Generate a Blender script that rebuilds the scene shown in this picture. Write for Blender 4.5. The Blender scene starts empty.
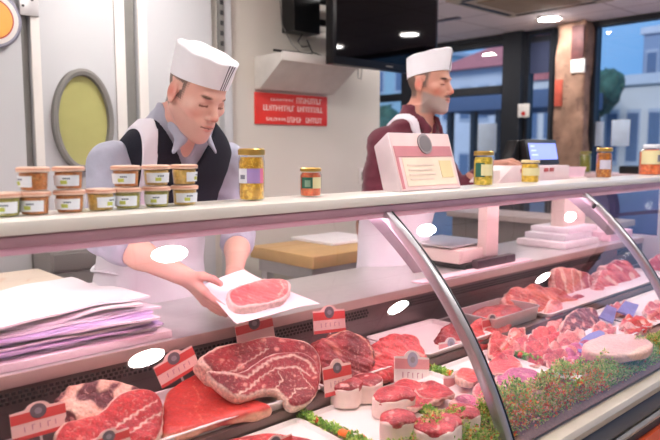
import bpy, bmesh, math, random
import numpy as np
from math import sin, cos, pi, radians, sqrt, atan2
from mathutils import Vector, Matrix, Euler
random.seed(7); rng = np.random.default_rng(7)
SC = bpy.context.scene; COL = SC.collection

# ------------------------------------------------------------------ camera
F_PX = 660.0; CAM = np.array([0, 0, 1.45]); TH = radians(47.1); PT = math.atan(70/660)
FW = np.array([cos(TH)*cos(PT), sin(TH)*cos(PT), -sin(PT)])
RT = np.array([sin(TH), -cos(TH), 0.0]); UPV = np.cross(RT, FW)
def _on(ax, v, px, py):
    d = FW*F_PX + RT*(px-330) + UPV*(220-py)
    return CAM + d*((v-CAM[ax])/d[ax])
def onX(v, px, py): return _on(0, v, px, py)
def onY(v, px, py): return _on(1, v, px, py)
def onZ(v, px, py): return _on(2, v, px, py)
def onP(p0, n, px, py):
    d = FW*F_PX + RT*(px-330) + UPV*(220-py); n = np.array(n, float)
    return CAM + d*(((np.array(p0)-CAM)@n)/(d@n))
cd = bpy.data.cameras.new('camera'); cam = bpy.data.objects.new('camera', cd); COL.objects.link(cam)
cam.location = CAM; cam.rotation_euler = (pi/2-PT, 0, TH-pi/2)
cd.sensor_width = 36; cd.lens = 36; cd.clip_start = .02; cd.clip_end = 200
cd.dof.use_dof = True; cd.dof.focus_distance = 1.95; cd.dof.aperture_fstop = 3.2
SC.camera = cam
SC.view_settings.view_transform = 'Standard'; SC.view_settings.look = 'None'
SC.view_settings.gamma = 1; SC.view_settings.use_curve_mapping = False
SC.view_settings.exposure = 0.75

# ------------------------------------------------------------------ materials
def S(r, g, b):
    f = lambda c: (c/255/12.92) if c/255 <= .04045 else ((c/255+.055)/1.055)**2.4
    return (f(r), f(g), f(b))
MATS = {}
def mat(name, col=(200,200,200), rough=.5, metal=0, noise=None, bump=None, emit=0, ecol=None,
        coat=0, sss=0, attr=False, spec=.5, marble=None, sheen=0, gain=1.0):
    if name in MATS: return MATS[name]
    m = bpy.data.materials.new(name); m.use_nodes = True; nt = m.node_tree; N = nt.nodes; L = nt.links
    b = N['Principled BSDF']; c = S(*col) + (1,)
    b.inputs['Roughness'].default_value = rough; b.inputs['Metallic'].default_value = metal
    b.inputs['Specular IOR Level'].default_value = spec
    b.inputs['Coat Weight'].default_value = coat; b.inputs['Coat Roughness'].default_value = .15
    if sss:
        b.inputs['Subsurface Weight'].default_value = sss
        b.inputs['Subsurface Radius'].default_value = (.012, .004, .002); b.inputs['Subsurface Scale'].default_value = 1
    if sheen: b.inputs['Sheen Weight'].default_value = sheen
    tc = N.new('ShaderNodeTexCoord')
    if attr:
        a = N.new('ShaderNodeVertexColor'); a.layer_name = 'Col'; src = a.outputs['Color']
    else:
        a = N.new('ShaderNodeRGB'); a.outputs[0].default_value = c; src = a.outputs[0]
    def nz(scale, detail=4, dist=0):
        n = N.new('ShaderNodeTexNoise'); n.inputs['Scale'].default_value = scale
        n.inputs['Detail'].default_value = detail; n.inputs['Distortion'].default_value = dist
        L.new(tc.outputs['Object'], n.inputs['Vector']); return n
    ns = noise or (12, .06)
    n = nz(ns[0]); mr = N.new('ShaderNodeMapRange')
    mr.inputs['From Min'].default_value = .3; mr.inputs['From Max'].default_value = .7
    mr.inputs['To Min'].default_value = gain*(1-ns[1]); mr.inputs['To Max'].default_value = gain*(1+ns[1])
    L.new(n.outputs['Fac'], mr.inputs['Value'])
    mx = N.new('ShaderNodeMix'); mx.data_type = 'RGBA'; mx.blend_type = 'MULTIPLY'; mx.inputs['Factor'].default_value = 1
    L.new(src, mx.inputs[6]); L.new(mr.outputs[0], mx.inputs[7]); src = mx.outputs[2]
    if m and marble:   # fine fat flecks: (scale, threshold, colour, amount)
        sc, th, fc, am = marble
        v = nz(sc, 6, 1.2); r = N.new('ShaderNodeMapRange')
        r.inputs['From Min'].default_value = th; r.inputs['From Max'].default_value = th+.06
        r.inputs['To Max'].default_value = am
        L.new(v.outputs['Fac'], r.inputs['Value'])
        m2 = N.new('ShaderNodeMix'); m2.data_type = 'RGBA'
        L.new(r.outputs[0], m2.inputs['Factor']); L.new(src, m2.inputs[6]); m2.inputs[7].default_value = S(*fc)+(1,)
        src = m2.outputs[2]
    L.new(src, b.inputs['Base Color'])
    if bump:
        bn = nz(bump[0], 5); bp = N.new('ShaderNodeBump'); bp.inputs['Strength'].default_value = bump[1]
        bp.inputs['Distance'].default_value = .004
        L.new(bn.outputs['Fac'], bp.inputs['Height']); L.new(bp.outputs[0], b.inputs['Normal'])
    if emit:
        b.inputs['Emission Strength'].default_value = emit
        b.inputs['Emission Color'].default_value = (S(*ecol)+(1,)) if ecol else c
    MATS[name] = m; return m
def glass_mat(name, tint=(255,255,255), boost=1.7, rough=0.0):
    m = bpy.data.materials.new(name); m.use_nodes = True; nt = m.node_tree; N = nt.nodes; L = nt.links
    N.remove(N['Principled BSDF']); out = N['Material Output']
    t = N.new('ShaderNodeBsdfTransparent'); t.inputs[0].default_value = S(*tint)+(1,)
    g = N.new('ShaderNodeBsdfGlossy'); g.inputs['Roughness'].default_value = rough
    fr = N.new('ShaderNodeFresnel'); fr.inputs[0].default_value = 1.5
    ge = N.new('ShaderNodeNewGeometry'); s1 = N.new('ShaderNodeMath'); s1.operation = 'SUBTRACT'; s1.inputs[0].default_value = 1
    L.new(ge.outputs['Backfacing'], s1.inputs[1])
    mu = N.new('ShaderNodeMath'); mu.operation = 'MULTIPLY'; L.new(fr.outputs[0], mu.inputs[0]); L.new(s1.outputs[0], mu.inputs[1])
    m3 = N.new('ShaderNodeMath'); m3.operation = 'MULTIPLY'; m3.use_clamp = True; L.new(mu.outputs[0], m3.inputs[0]); m3.inputs[1].default_value = boost
    mx = N.new('ShaderNodeMixShader'); L.new(m3.outputs[0], mx.inputs[0]); L.new(t.outputs[0], mx.inputs[1]); L.new(g.outputs[0], mx.inputs[2])
    L.new(mx.outputs[0], out.inputs['Surface']); MATS[name] = m; return m

# ------------------------------------------------------------------ objects
def W(o): return np.array(o.matrix_world.translation) if False else np.array(o['_w'])
def tag(o, label=None, cat=None, group=None, kind=None):
    if label: o['label'] = label
    if cat: o['category'] = cat
    if group: o['group'] = group
    if kind: o['kind'] = kind
    return o
WORLD = {}
def thing(name, label, cat, loc=(0,0,0), group=None):
    o = bpy.data.objects.new(name, None); COL.objects.link(o); o.location = loc
    o.empty_display_size = .05; WORLD[o.name] = np.array(loc, float)
    return tag(o, label, cat, group)
def col_attr(me, cols):
    a = me.color_attributes.new('Col', 'FLOAT_COLOR', 'POINT')
    c = np.ones((len(me.vertices), 4), np.float32); c[:, :3] = np.clip(cols, 0, 1); a.data.foreach_set('color', c.ravel())
def build(name, V, Fc, m, parent=None, cols=None, angle=35, local=False, bevel=0, mids=None, flat=False):
    """links one mesh object; vertices are given in world space unless local"""
    V = np.asarray(V, float).reshape(-1, 3)
    if local: org = np.zeros(3)
    elif parent is not None: org = WORLD[parent.name]
    else: org = np.array([(V[:,0].min()+V[:,0].max())/2, (V[:,1].min()+V[:,1].max())/2, V[:,2].min()])
    me = bpy.data.meshes.new(name); me.from_pydata((V-org).tolist(), [], [tuple(int(i) for i in f) for f in Fc]); me.update()
    for mm in (m if isinstance(m, (list, tuple)) else [m]): me.materials.append(mm)
    if mids is not None: me.polygons.foreach_set('material_index', np.asarray(mids, np.int32))
    if cols is not None: col_attr(me, cols)
    if bevel:
        bm = bmesh.new(); bm.from_mesh(me); bm.normal_update()
        ed = [e for e in bm.edges if len(e.link_faces) == 2 and e.calc_face_angle() > .5]
        bmesh.ops.bevel(bm, geom=ed, offset=bevel, segments=2, affect='EDGES', profile=.6, clamp_overlap=True)
        bm.to_mesh(me); bm.free()
    if not flat:
        me.shade_smooth(); me.set_sharp_from_angle(angle=radians(angle))
    o = bpy.data.objects.new(name, me); COL.objects.link(o)
    if parent is not None: o.parent = parent; WORLD[o.name] = org
    else: o.location = org; WORLD[o.name] = org.copy()
    return o
class MB:
    def __init__(s): s.V = []; s.F = []; s.M = []
    def add(s, V, Fc, mi=0):
        n = len(s.V); s.V += [tuple(map(float, v)) for v in V]; s.F += [tuple(i+n for i in f) for f in Fc]; s.M += [mi]*len(Fc); return s
    def box(s, lo, hi, mi=0, R=None, c=None):
        x0,y0,z0 = lo; x1,y1,z1 = hi
        V = [(x0,y0,z0),(x1,y0,z0),(x1,y1,z0),(x0,y1,z0),(x0,y0,z1),(x1,y0,z1),(x1,y1,z1),(x0,y1,z1)]
        if R is not None: V = [tuple(np.array(R)@np.array(v)+np.array(c)) for v in V]
        return s.add(V, [(0,3,2,1),(4,5,6,7),(0,1,5,4),(1,2,6,5),(2,3,7,6),(3,0,4,7)], mi)
    def lathe(s, prof, c=(0,0,0), n=28, mi=0, cap=True, sq=None, wob=0):
        V = []; 
        for r, z in prof:
            for k in range(n):
                a = 2*pi*k/n; q = 1+wob*(sin(3*a+1)+.6*sin(5*a+2.3))
                V.append((c[0]+r*q*cos(a), c[1]+r*q*sin(a), c[2]+z))
        Fc = [(i*n+k, i*n+(k+1)%n, (i+1)*n+(k+1)%n, (i+1)*n+k) for i in range(len(prof)-1) for k in range(n)]
        if cap: Fc += [tuple(range(n))[::-1], tuple((len(prof)-1)*n+k for k in range(n))]
        return s.add(V, Fc, mi)
    def tube(s, pts, r, n=10, mi=0, cap=True, flat=None):
        pts = [np.array(p, float) for p in pts]; V = []; rs = r if hasattr(r, '__len__') else [r]*len(pts)
        t0 = pts[1]-pts[0]; ref = np.array([0,0,1.]) if abs(t0[2]) < .9*np.linalg.norm(t0) else np.array([1.,0,0])
        for i, p in enumerate(pts):
            t = pts[min(i+1, len(pts)-1)]-pts[max(i-1, 0)]; t /= np.linalg.norm(t)+1e-12
            a = np.cross(t, ref); a /= np.linalg.norm(a)+1e-12; b = np.cross(t, a)
            fl = flat or 1
            for k in range(n):
                q = 2*pi*k/n; V.append(p+rs[i]*(a*cos(q)+b*sin(q)*fl))
        m = len(pts); Fc = [(i*n+k, i*n+(k+1)%n, (i+1)*n+(k+1)%n, (i+1)*n+k) for i in range(m-1) for k in range(n)]
        if cap: Fc += [tuple(range(n))[::-1], tuple((m-1)*n+k for k in range(n))]
        return s.add(V, Fc, mi)
    def prism(s, poly, d, mi=0):
        """poly: 3D loop, extruded by vector d"""
        n = len(poly); V = [np.array(p, float) for p in poly]+[np.array(p, float)+np.array(d) for p in poly]
        return s.add(V, [tuple(range(n)), tuple(range(2*n-1, n-1, -1))]+[(i, i+n, (i+1)%n+n, (i+1)%n) for i in range(n)], mi)
    def build(s, name, m, parent=None, **k):
        if len(set(s.M)) > 1: k['mids'] = s.M
        return build(name, s.V, s.F, m, parent, **k)
def fixn(o):
    bm = bmesh.new(); bm.from_mesh(o.data); bmesh.ops.recalc_face_normals(bm, faces=bm.faces); bm.to_mesh(o.data); bm.free(); return o
def box(name, lo, hi, m, parent=None, bevel=0, **k): return MB().box(lo, hi).build(name, m, parent, bevel=bevel, **k)
def struct(o): o['kind'] = 'structure'; return o
def dup(root, loc, rot=(0,0,0), label=None, group=None, scale=1):
    r = root.copy(); COL.objects.link(r); r.location = loc; r.rotation_euler = rot
    r.scale = (scale,)*3 if not hasattr(scale, '__len__') else scale
    if label: r['label'] = label
    if group: r['group'] = group
    for ch in list(root.children):
        c = ch.copy(); COL.objects.link(c); c.parent = r
        for g in list(ch.children):
            d = g.copy(); COL.objects.link(d); d.parent = c
    return r
def rotm(ax, ang): return np.array(Matrix.Rotation(ang, 3, Vector(ax)))

# ------------------------------------------------------------------ implicit surfaces
def wob(P, fr, seed=0, n=6):
    r = np.random.default_rng(seed); o = 0
    for i in range(n):
        d = r.normal(size=3); d /= np.linalg.norm(d); q = fr*(.6+1.1*r.random())
        o = o+np.sin(q*(P[0]*d[0]+P[1]*d[1]+P[2]*d[2])+r.random()*6.28)
    return o/sqrt(n)
class Field:
    def __init__(s, lo, hi, h):
        s.lo = np.array(lo, float); s.h = h; s.n = np.ceil((np.array(hi)-s.lo)/h).astype(int)+1
        s.ax = [(s.lo[i]+h*np.arange(s.n[i])).astype(np.float32) for i in range(3)]
        s.f = np.full(s.n, .5, np.float32)
    def sub(s, lo, hi, mg):
        a = np.clip(np.floor((np.array(lo)-mg-s.lo)/s.h).astype(int), 0, s.n); b = np.clip(np.ceil((np.array(hi)+mg-s.lo)/s.h).astype(int)+1, 0, s.n)
        if (b <= a).any(): return None, None
        sl = tuple(slice(a[i], b[i]) for i in range(3))
        return sl, (s.ax[0][sl[0]][:,None,None], s.ax[1][sl[1]][None,:,None], s.ax[2][sl[2]][None,None,:])
    def mix(s, sl, d, k, carve=False):
        g = s.f[sl]
        if carve:
            d = -d
            s.f[sl] = np.maximum(g, d)+(np.maximum(k-np.abs(g-d), 0)**2/(4*k) if k else 0)
        else:
            s.f[sl] = np.minimum(g, d)-(np.maximum(k-np.abs(g-d), 0)**2/(4*k) if k else 0)
    def ell(s, c, r, k=.01, R=None, carve=False):
        c = np.array(c, float); r = np.array(r if hasattr(r, '__len__') else (r,)*3, float); mr = r.max()
        sl, P = s.sub(c-mr, c+mr, k+4*s.h)
        if sl is None: return s
        D = [P[i]-c[i] for i in range(3)]
        if R is not None:
            R = np.array(R); D = [sum(D[j]*R[j,i] for j in range(3)) for i in range(3)]
        k0 = np.sqrt(sum((D[i]/r[i])**2 for i in range(3))); k1 = np.sqrt(sum((D[i]/r[i]**2)**2 for i in range(3)))+1e-9
        s.mix(sl, (k0*(k0-1)/k1).astype(np.float32), k, carve); return s
    def cap(s, a, b, ra, rb=None, k=.01, carve=False, flat=None):
        rb = ra if rb is None else rb; a = np.array(a, float); b = np.array(b, float); mr = max(ra, rb)
        sl, P = s.sub(np.minimum(a,b)-mr, np.maximum(a,b)+mr, k+4*s.h)
        if sl is None: return s
        ba = b-a; D = [P[i]-a[i] for i in range(3)]
        t = np.clip(sum(D[i]*ba[i] for i in range(3))/(ba@ba+1e-12), 0, 1)
        E = [D[i]-t*ba[i] for i in range(3)]
        if flat is not None:
            n, fs = flat; n = np.array(n, float); n /= np.linalg.norm(n); q = sum(E[i]*n[i] for i in range(3))
            d = np.sqrt(sum((E[i]+q*n[i]*(1/fs-1))**2 for i in range(3)))
        else: d = np.sqrt(sum(e*e for e in E))
        s.mix(sl, (d-(ra+(rb-ra)*t)).astype(np.float32), k, carve); return s
    def chain(s, pts, rs, k=.01, **kw):
        for i in range(len(pts)-1): s.cap(pts[i], pts[i+1], rs[i], rs[i+1], k=k, **kw)
        return s
    def all(s): return (s.ax[0][:,None,None], s.ax[1][None,:,None], s.ax[2][None,None,:])
    def mesh(s):
        f = s.f; f[0]=f[-1]=.1; f[:,0]=f[:,-1]=.1; f[:,:,0]=f[:,:,-1]=.1
        ins = f < 0; nx, ny, nz = f.shape
        cnt = np.zeros((nx-1,ny-1,nz-1), np.int8)
        for dx in (0,1):
            for dy in (0,1):
                for dz in (0,1): cnt += ins[dx:nx-1+dx, dy:ny-1+dy, dz:nz-1+dz]
        act = (cnt > 0) & (cnt < 8); idx = np.argwhere(act); N = len(idx)
        im = np.full(act.shape, -1, np.int32); im[tuple(idx.T)] = np.arange(N)
        acc = np.zeros((N,3)); w = np.zeros(N)
        cs = np.array([(a,b,c) for a in (0,1) for b in (0,1) for c in (0,1)])
        vals = [f[idx[:,0]+c[0], idx[:,1]+c[1], idx[:,2]+c[2]].astype(float) for c in cs]
        for i in range(8):
            for j in range(i+1, 8):
                if abs(cs[i]-cs[j]).sum() != 1: continue
                a, b = vals[i], vals[j]; m = (a < 0) != (b < 0)
                t = np.where(m, a/np.where(m, a-b, 1), 0)
                acc[m] += (cs[i]+(cs[j]-cs[i])*t[:,None])[m]; w[m] += 1
        V = s.lo+s.h*(idx+acc/w[:,None]); Q = []
        for ax in range(3):
            o1, o2 = [a for a in range(3) if a != ax]
            sa = [slice(None)]*3; sb = [slice(None)]*3; sa[ax] = slice(0,-1); sb[ax] = slice(1,None)
            A = ins[tuple(sa)]; B = ins[tuple(sb)]; e = np.argwhere(A != B)
            e = e[(e[:,o1]>0)&(e[:,o2]>0)&(e[:,o1]<f.shape[o1]-1)&(e[:,o2]<f.shape[o2]-1)]
            q = []
            for a, b in ((-1,-1),(0,-1),(0,0),(-1,0)):
                c = e.copy(); c[:,o1] += a; c[:,o2] += b; q.append(im[tuple(c.T)])
            q = np.stack(q, 1); flip = ~A[tuple(e.T)]
            if ax == 1: flip = ~flip
            q[flip] = q[flip][:, ::-1]; Q.append(q)
        return V, np.concatenate(Q)
    def build(s, name, m, parent=None, colf=None, **k):
        V, Q = s.mesh(); return build(name, V, Q, m, parent, cols=None if colf is None else colf(V), angle=80, **k)
def lerp_col(a, b, t): t = np.clip(t, 0, 1)[:,None]; return np.array(a)*(1-t)+np.array(b)*t
LAMP = 17.0
# ------------------------------------------------------------------ slabs of meat etc.
def chaikin(p, n=2):
    p = np.array(p, float)
    for _ in range(n):
        q = np.roll(p, -1, 0); p = np.stack([p*.75+q*.25, p*.25+q*.75], 1).reshape(-1, p.shape[1])
    return p
def polysdf(U, Vv, poly):
    d = np.full(U.shape, 1e9); ins = np.zeros(U.shape, bool); n = len(poly)
    for i in range(n):
        a, b = poly[i], poly[(i+1)%n]; e = b-a; wx = U-a[0]; wy = Vv-a[1]
        t = np.clip((wx*e[0]+wy*e[1])/(e@e+1e-15), 0, 1)
        d = np.minimum(d, (wx-e[0]*t)**2+(wy-e[1]*t)**2)
        c = ((a[1] > Vv) != (b[1] > Vv)) & (U < (b[0]-a[0])*(Vv-a[1])/(b[1]-a[1]+1e-15)+a[0]); ins ^= c
    return np.where(ins, -np.sqrt(d), np.sqrt(d))
def polydist(x, y, line):
    q0 = .0018*np.sin(x*310+y*120)+.0014*np.sin(y*420-x*90+1); x = x+q0; y = y-q0*.7
    d = np.full(x.shape, 1e9)
    for a, b in zip(line[:-1], line[1:]):
        e = b-a; t = np.clip(((x-a[0])*e[0]+(y-a[1])*e[1])/(e@e+1e-15), 0, 1)
        d = np.minimum(d, np.hypot(x-a[0]-e[0]*t, y-a[1]-e[1]*t))
    return d
def slab(name, pts, nrm, thick, m, colf, parent=None, rnd=.6, amp=.002, fr=60, h=.003, seed=1, warp=None, smooth=2, lines=(), sag=0, tp=None):
    """pts: closed 3D outline on a plane with normal nrm; the body hangs `thick` behind it. colf(u,v,w,d2,linedists,P)"""
    pts = np.array(pts, float); n = np.array(nrm, float); n /= np.linalg.norm(n); c = pts.mean(0)
    u = np.array([1.,0,0]); u -= n*(u@n); u /= np.linalg.norm(u); v = np.cross(n, u)
    pl = chaikin(np.stack([(pts-c)@u, (pts-c)@v], 1), smooth)
    L2 = [(np.stack([(np.array(l)-c)@u, (np.array(l)-c)@v], 1)) for l in lines]
    lo = np.r_[pl.min(0)-.015, -thick-.015]; hi = np.r_[pl.max(0)+.015, .02]
    Fd = Field(lo, hi, h); X, Y, Z = Fd.all(); d2 = polysdf(X[:,:,0]+0*Y[:,:,0], Y[:,:,0]+0*X[:,:,0], pl)[:,:,None]
    r = thick*.5*rnd; dz = np.abs(Z+thick/2)-(thick/2)*(1 if tp is None else tp(X,Y))
    q1 = d2+r; q2 = dz+r
    f = np.minimum(np.maximum(q1, q2), 0)+np.hypot(np.maximum(q1, 0), np.maximum(q2, 0))-r
    Fd.f = (f+amp*wob((X,Y,Z), fr, seed)+amp*.4*wob((X,Y,Z), fr*3, seed+9)).astype(np.float32)
    V, Q = Fd.mesh(); e2 = polysdf(V[:,0], V[:,1], pl); ld = [polydist(V[:,0], V[:,1], l) for l in L2]
    cols = colf(V[:,0], V[:,1], V[:,2], e2, ld, V)
    if warp: V = warp(V)
    Wd = c+V[:,:1]*u+V[:,1:2]*v+V[:,2:3]*n
    return build(name, Wd, Q, m, parent, cols=cols, angle=80)
def lin(*c): return np.array(S(*c))
BEEF = lin(178,36,44); BEEF_D = lin(120,20,28); BEEF_L = lin(214,66,66); FATC = lin(246,214,196); FATP = lin(236,180,160); PINK = lin(232,120,118)
def nmix(V, a, b, fr, seed, sh=.5):
    t = wob((V[:,0],V[:,1],V[:,2]), fr, seed)*.5+sh; return lerp_col(a, b, t)
def over(c, b, t): t = np.clip(t, 0, 1)[:,None]; return c*(1-t)+np.array(b)*t

M_meat = mat('meat_surface', attr=True, rough=.4, noise=(130,.30), bump=(190,.7), coat=.15, sss=.03, marble=(95,.575,(232,170,158),.42), gain=.90)
M_meatfine = mat('smooth_meat_surface', attr=True, rough=.38, noise=(110,.16), bump=(150,.45), coat=.15, sss=.03, marble=(70,.62,(240,170,150),.3), gain=.92)
M_white = mat('white_paint', (226,222,216), .6, noise=(3,.02))
M_cream = mat('cream_wall_paint', (214,208,198), .75, noise=(2,.02))
M_panel = mat('cold_room_panel', (196,197,199), .45, noise=(2,.02))
M_gasket = mat('grey_gasket', (128,126,122), .6)
M_steel = mat('brushed_steel', (214,212,212), .32, metal=.6, noise=(30,.04))
M_dsteel = mat('dark_steel', (112,98,98), .3, metal=.7, noise=(20,.06))
M_black = mat('black_plastic', (22,22,24), .35)
M_dark = mat('dark_frame_paint', (30,33,40), .5)
M_board = mat('white_laminate', (238,234,226), .28, coat=.3, noise=(4,.015))
M_tray = mat('white_tray_plastic', (240,232,230), .3, coat=.2, noise=(8,.02))
M_paper = mat('butcher_paper', (246,242,246), .6, noise=(20,.02), bump=(40,.2))
M_glass = glass_mat('clear_glass', (253,253,252), 1.35)
M_jarglass = glass_mat('jar_glass', (250,252,248), 1.2, .02)
M_win = glass_mat('window_glass', (225,235,245), 1.5)
M_gold = mat('gold_lid_metal', (214,176,96), .28, metal=.8)

# ------------------------------------------------------------------ world
w = bpy.data.worlds.new('dusk_sky'); SC.world = w; w.use_nodes = True; nt = w.node_tree
bg = nt.nodes['Background']; tc = nt.nodes.new('ShaderNodeTexCoord'); n = nt.nodes.new('ShaderNodeTexNoise'); n.inputs['Scale'].default_value = 2.5
cr = nt.nodes.new('ShaderNodeValToRGB'); cr.color_ramp.elements[0].position = .35; cr.color_ramp.elements[1].position = .7
cr.color_ramp.elements[0].color = S(96,144,190)+(1,); cr.color_ramp.elements[1].color = S(140,174,208)+(1,)
nt.links.new(tc.outputs['Generated'], n.inputs['Vector']); nt.links.new(n.outputs['Fac'], cr.inputs[0]); nt.links.new(cr.outputs[0], bg.inputs[0])
bg.inputs[1].default_value = 1.12

sd = bpy.data.lights.new('facade_fill_sun', 'SUN'); so = bpy.data.objects.new('facade_fill_sun', sd); COL.objects.link(so); sd.energy = 1.7; sd.angle = radians(25); sd.color = (1,.86,.76); so.rotation_euler = Vector((.80,.25,-.55)).to_track_quat("-Z","Y").to_euler()  # sun added to brighten the house fronts across the street
# ------------------------------------------------------------------ room shell
H = 2.6; WX = 5.9; WY = 3.2
def tile_mat(name, col, line, sx, sy, lw, rough):
    m = mat(name, col, rough, noise=(3,.02)); nt = m.node_tree; N = nt.nodes; L = nt.links; b = N['Principled BSDF']
    src = b.inputs['Base Color'].links[0].from_socket
    tcn = [x for x in N if x.type == 'TEX_COORD'][0]; br = N.new('ShaderNodeTexBrick'); br.offset = 0
    br.inputs['Color1'].default_value = (1,1,1,1); br.inputs['Color2'].default_value = (.96,.96,.96,1); br.inputs['Mortar'].default_value = S(*line)+(1,)
    br.inputs['Scale'].default_value = 1; br.inputs['Brick Width'].default_value = sx; br.inputs['Row Height'].default_value = sy; br.inputs['Mortar Size'].default_value = lw
    L.new(tcn.outputs['Object'], br.inputs['Vector']); mx = N.new('ShaderNodeMix'); mx.data_type = 'RGBA'; mx.blend_type = 'MULTIPLY'; mx.inputs['Factor'].default_value = 1
    L.new(src, mx.inputs[6]); L.new(br.outputs[0], mx.inputs[7]); L.new(mx.outputs[2], b.inputs['Base Color']); return m
M_ceil = tile_mat('ceiling_tiles', (250,238,236), (190,174,170), .6, .6, .006, .8)
M_floor = tile_mat('floor_tiles', (176,168,160), (120,112,106), .4, .4, .006, .35)
struct(box('floor', (-2.2,-2.6,-.05), (WX,6.3,0), M_floor)); struct(box('ceiling', (-2.2,-2.6,H), (WX+.1,6.3,H+.08), M_ceil))
struct(box('wall_back', (-2.2,WY,0), (3.45,WY+.12,H), M_cream)); struct(box('wall_front', (-2.2,-2.7,0), (WX,-2.6,H), M_cream))
struct(box('wall_left', (-2.3,-2.6,0), (-2.2,WY+.12,H), M_cream)); struct(box('wall_recess', (3.33,WY+.12,0), (3.45,6.3,H), M_cream))
struct(box('wall_far', (3.33,6.3,0), (WX+.1,6.4,H), M_cream))
# cold room facing: white insulated panels with dark joints and two doors with oval windows
def wx(px, py=100): return onY(WY-.05, px, py)[0]
def on_wall(y, px, py): return onY(y, px, py)
x_a, x_b, x_c, x_d, x_e, x_f = wx(24), wx(32), wx(127), wx(138), wx(213), wx(232)
struct(box('wall_panel_left', (-1.2,WY-.05,0), (x_a,WY,H), M_panel))
struct(box('trim_1', (x_a,WY-.03,0), (x_b,WY,H), M_gasket)); struct(box('trim_2', (x_c,WY-.03,0), (x_d,WY,H), M_gasket))
def door(name, x0, x1, ox, ow, oz, oh):
    d = box(name, (x0,WY-.05,.02), (x1,WY,H), M_panel, bevel=.004); struct(d)
    p = MB(); n = 48
    ring = []
    for k in range(n):
        a = 2*pi*k/n; ring.append((cos(a), sin(a)))
    V = []; 
    for (sc, y) in ((1.0, WY-.05), (1.0, WY-.085), (.93, WY-.09), (.84, WY-.085), (.82, WY-.062)):
        q = 1 if sc == 1 else sc
        V += [(ox+ow*(q if sc==1 else 1-(1-sc)*1.0)*cx, y, oz+oh*(1-(1-sc)*ow/oh*1.3)*cz) for cx, cz in ring]
    Fc = [(i*n+k, i*n+(k+1)%n, (i+1)*n+(k+1)%n, (i+1)*n+k) for i in range(4) for k in range(n)]
    p.add(V, Fc); p.build('window_frame', M_gasket, d)
    q = MB().add(V[4*n:], [tuple(range(n))[::-1]]); q.build('pane', mat('yellow_green_pane', (176,174,112), .25, noise=(3,.14)), d)
    return d
ow = (wx(112,130)-wx(52,130))/2; oc = on_wall(WY-.05, 82, 121)
door1 = door('door_1', x_b+.004, x_c-.004, oc[0], ow, oc[2], .245)
door('door_2', x_d+.004, x_e, wx(187), ow, oc[2], .245)
for nm, a, b in (('trim_3', 33, 42), ('trim_4', 116, 126), ('trim_5', 139, 148)):
    struct(box(nm, (wx(a), WY-.062, 0), (wx(b), WY-.05, H), M_white, bevel=.003))
# hinge rail at the right edge of the cold room doors
t = thing('door_rail', 'grey slotted metal door rail high on the white panel beside the cream wall', 'rail', (x_e+.04, WY-.06, 1.98))
box('rail_strip', (wx(218), WY-.075, 1.98), (wx(223), WY-.05, H), M_gasket, t, .002)
for k in range(7): box('slot', (wx(219), WY-.079, 2.02+k*.055), (wx(222), WY-.075, 2.045+k*.055), M_black, t)
struct(box('trim_6', (wx(224), WY-.055, 0), (x_f, WY, H), M_panel, bevel=.003))
hz = on_wall(WY-.05, 30, 10)[2]
t = box('hinge', (wx(22), WY-.075, hz-.03), (wx(41), WY-.0625, hz+.10), M_steel, door1, .004)
def disk(c, r, t, axis, m, name, parent=None, n=32, prof=None, **k):
    """round plate whose face looks along axis ('-y','-x','-z')"""
    pr = prof or [(r*.96, 0), (r, t*.3), (r, t*.8), (r*.94, t)]
    V = []; 
    for rr, z in pr:
        for i in range(n):
            a = 2*pi*i/n; p, q = rr*cos(a), rr*sin(a)
            V.append({'-y': (c[0]+p, c[1]-z, c[2]+q), '-x': (c[0]-z, c[1]+p, c[2]+q), '-z': (c[0]+p, c[1]+q, c[2]-z)}[axis])
    Fc = [(i*n+j, i*n+(j+1)%n, (i+1)*n+(j+1)%n, (i+1)*n+j) for i in range(len(pr)-1) for j in range(n)]
    Fc += [tuple(range(n)), tuple((len(pr)-1)*n+j for j in range(n))]
    return fixn(build(name, V, Fc, m, parent, **k))
for dx, dz in ((.015,.01),(.015,.07),(.055,.04)): disk((wx(22)+dx, WY-.075, hz+dz), .006, .004, '-y', M_black, 'screw', door1, 12)

# round wall sign at the top left
rc = on_wall(WY-.07, -9, 19); t = thing('round_sign', 'round orange wall sign with a silver ring at the top left edge', 'sign', (rc[0], WY-.07, rc[2]))
disk((rc[0],WY-.05,rc[2]), .125, .03, '-y', mat('silver_ring', (150,150,165), .3, metal=.6), 'ring', t, 48)
disk((rc[0],WY-.08,rc[2]), .108, .006, '-y', M_white, 'face', t, 48)
disk((rc[0],WY-.086,rc[2]), .082, .004, '-y', mat('sign_orange', (240,176,84), .5, noise=(8,.12)), 'centre', t, 40)
disk((rc[0],WY-.085,rc[2]), .088, .003, '-y', mat('sign_red_line', (190,70,60), .5), 'rim_line', t, 40)

# ------------------------------------------------------------------ facade (window wall) at X = WX
def fx(px, py): return onX(WX, px, py)[1:]
M_mull = M_dark
struct(box('wall_right', (WX,-2.6,0), (WX+.1,6.3,.25), M_dark))
def zat(px, py): return onX(WX, px, py)[2]
def yat(px): return onX(WX, px, 100)[1]
ytop = H
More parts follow.
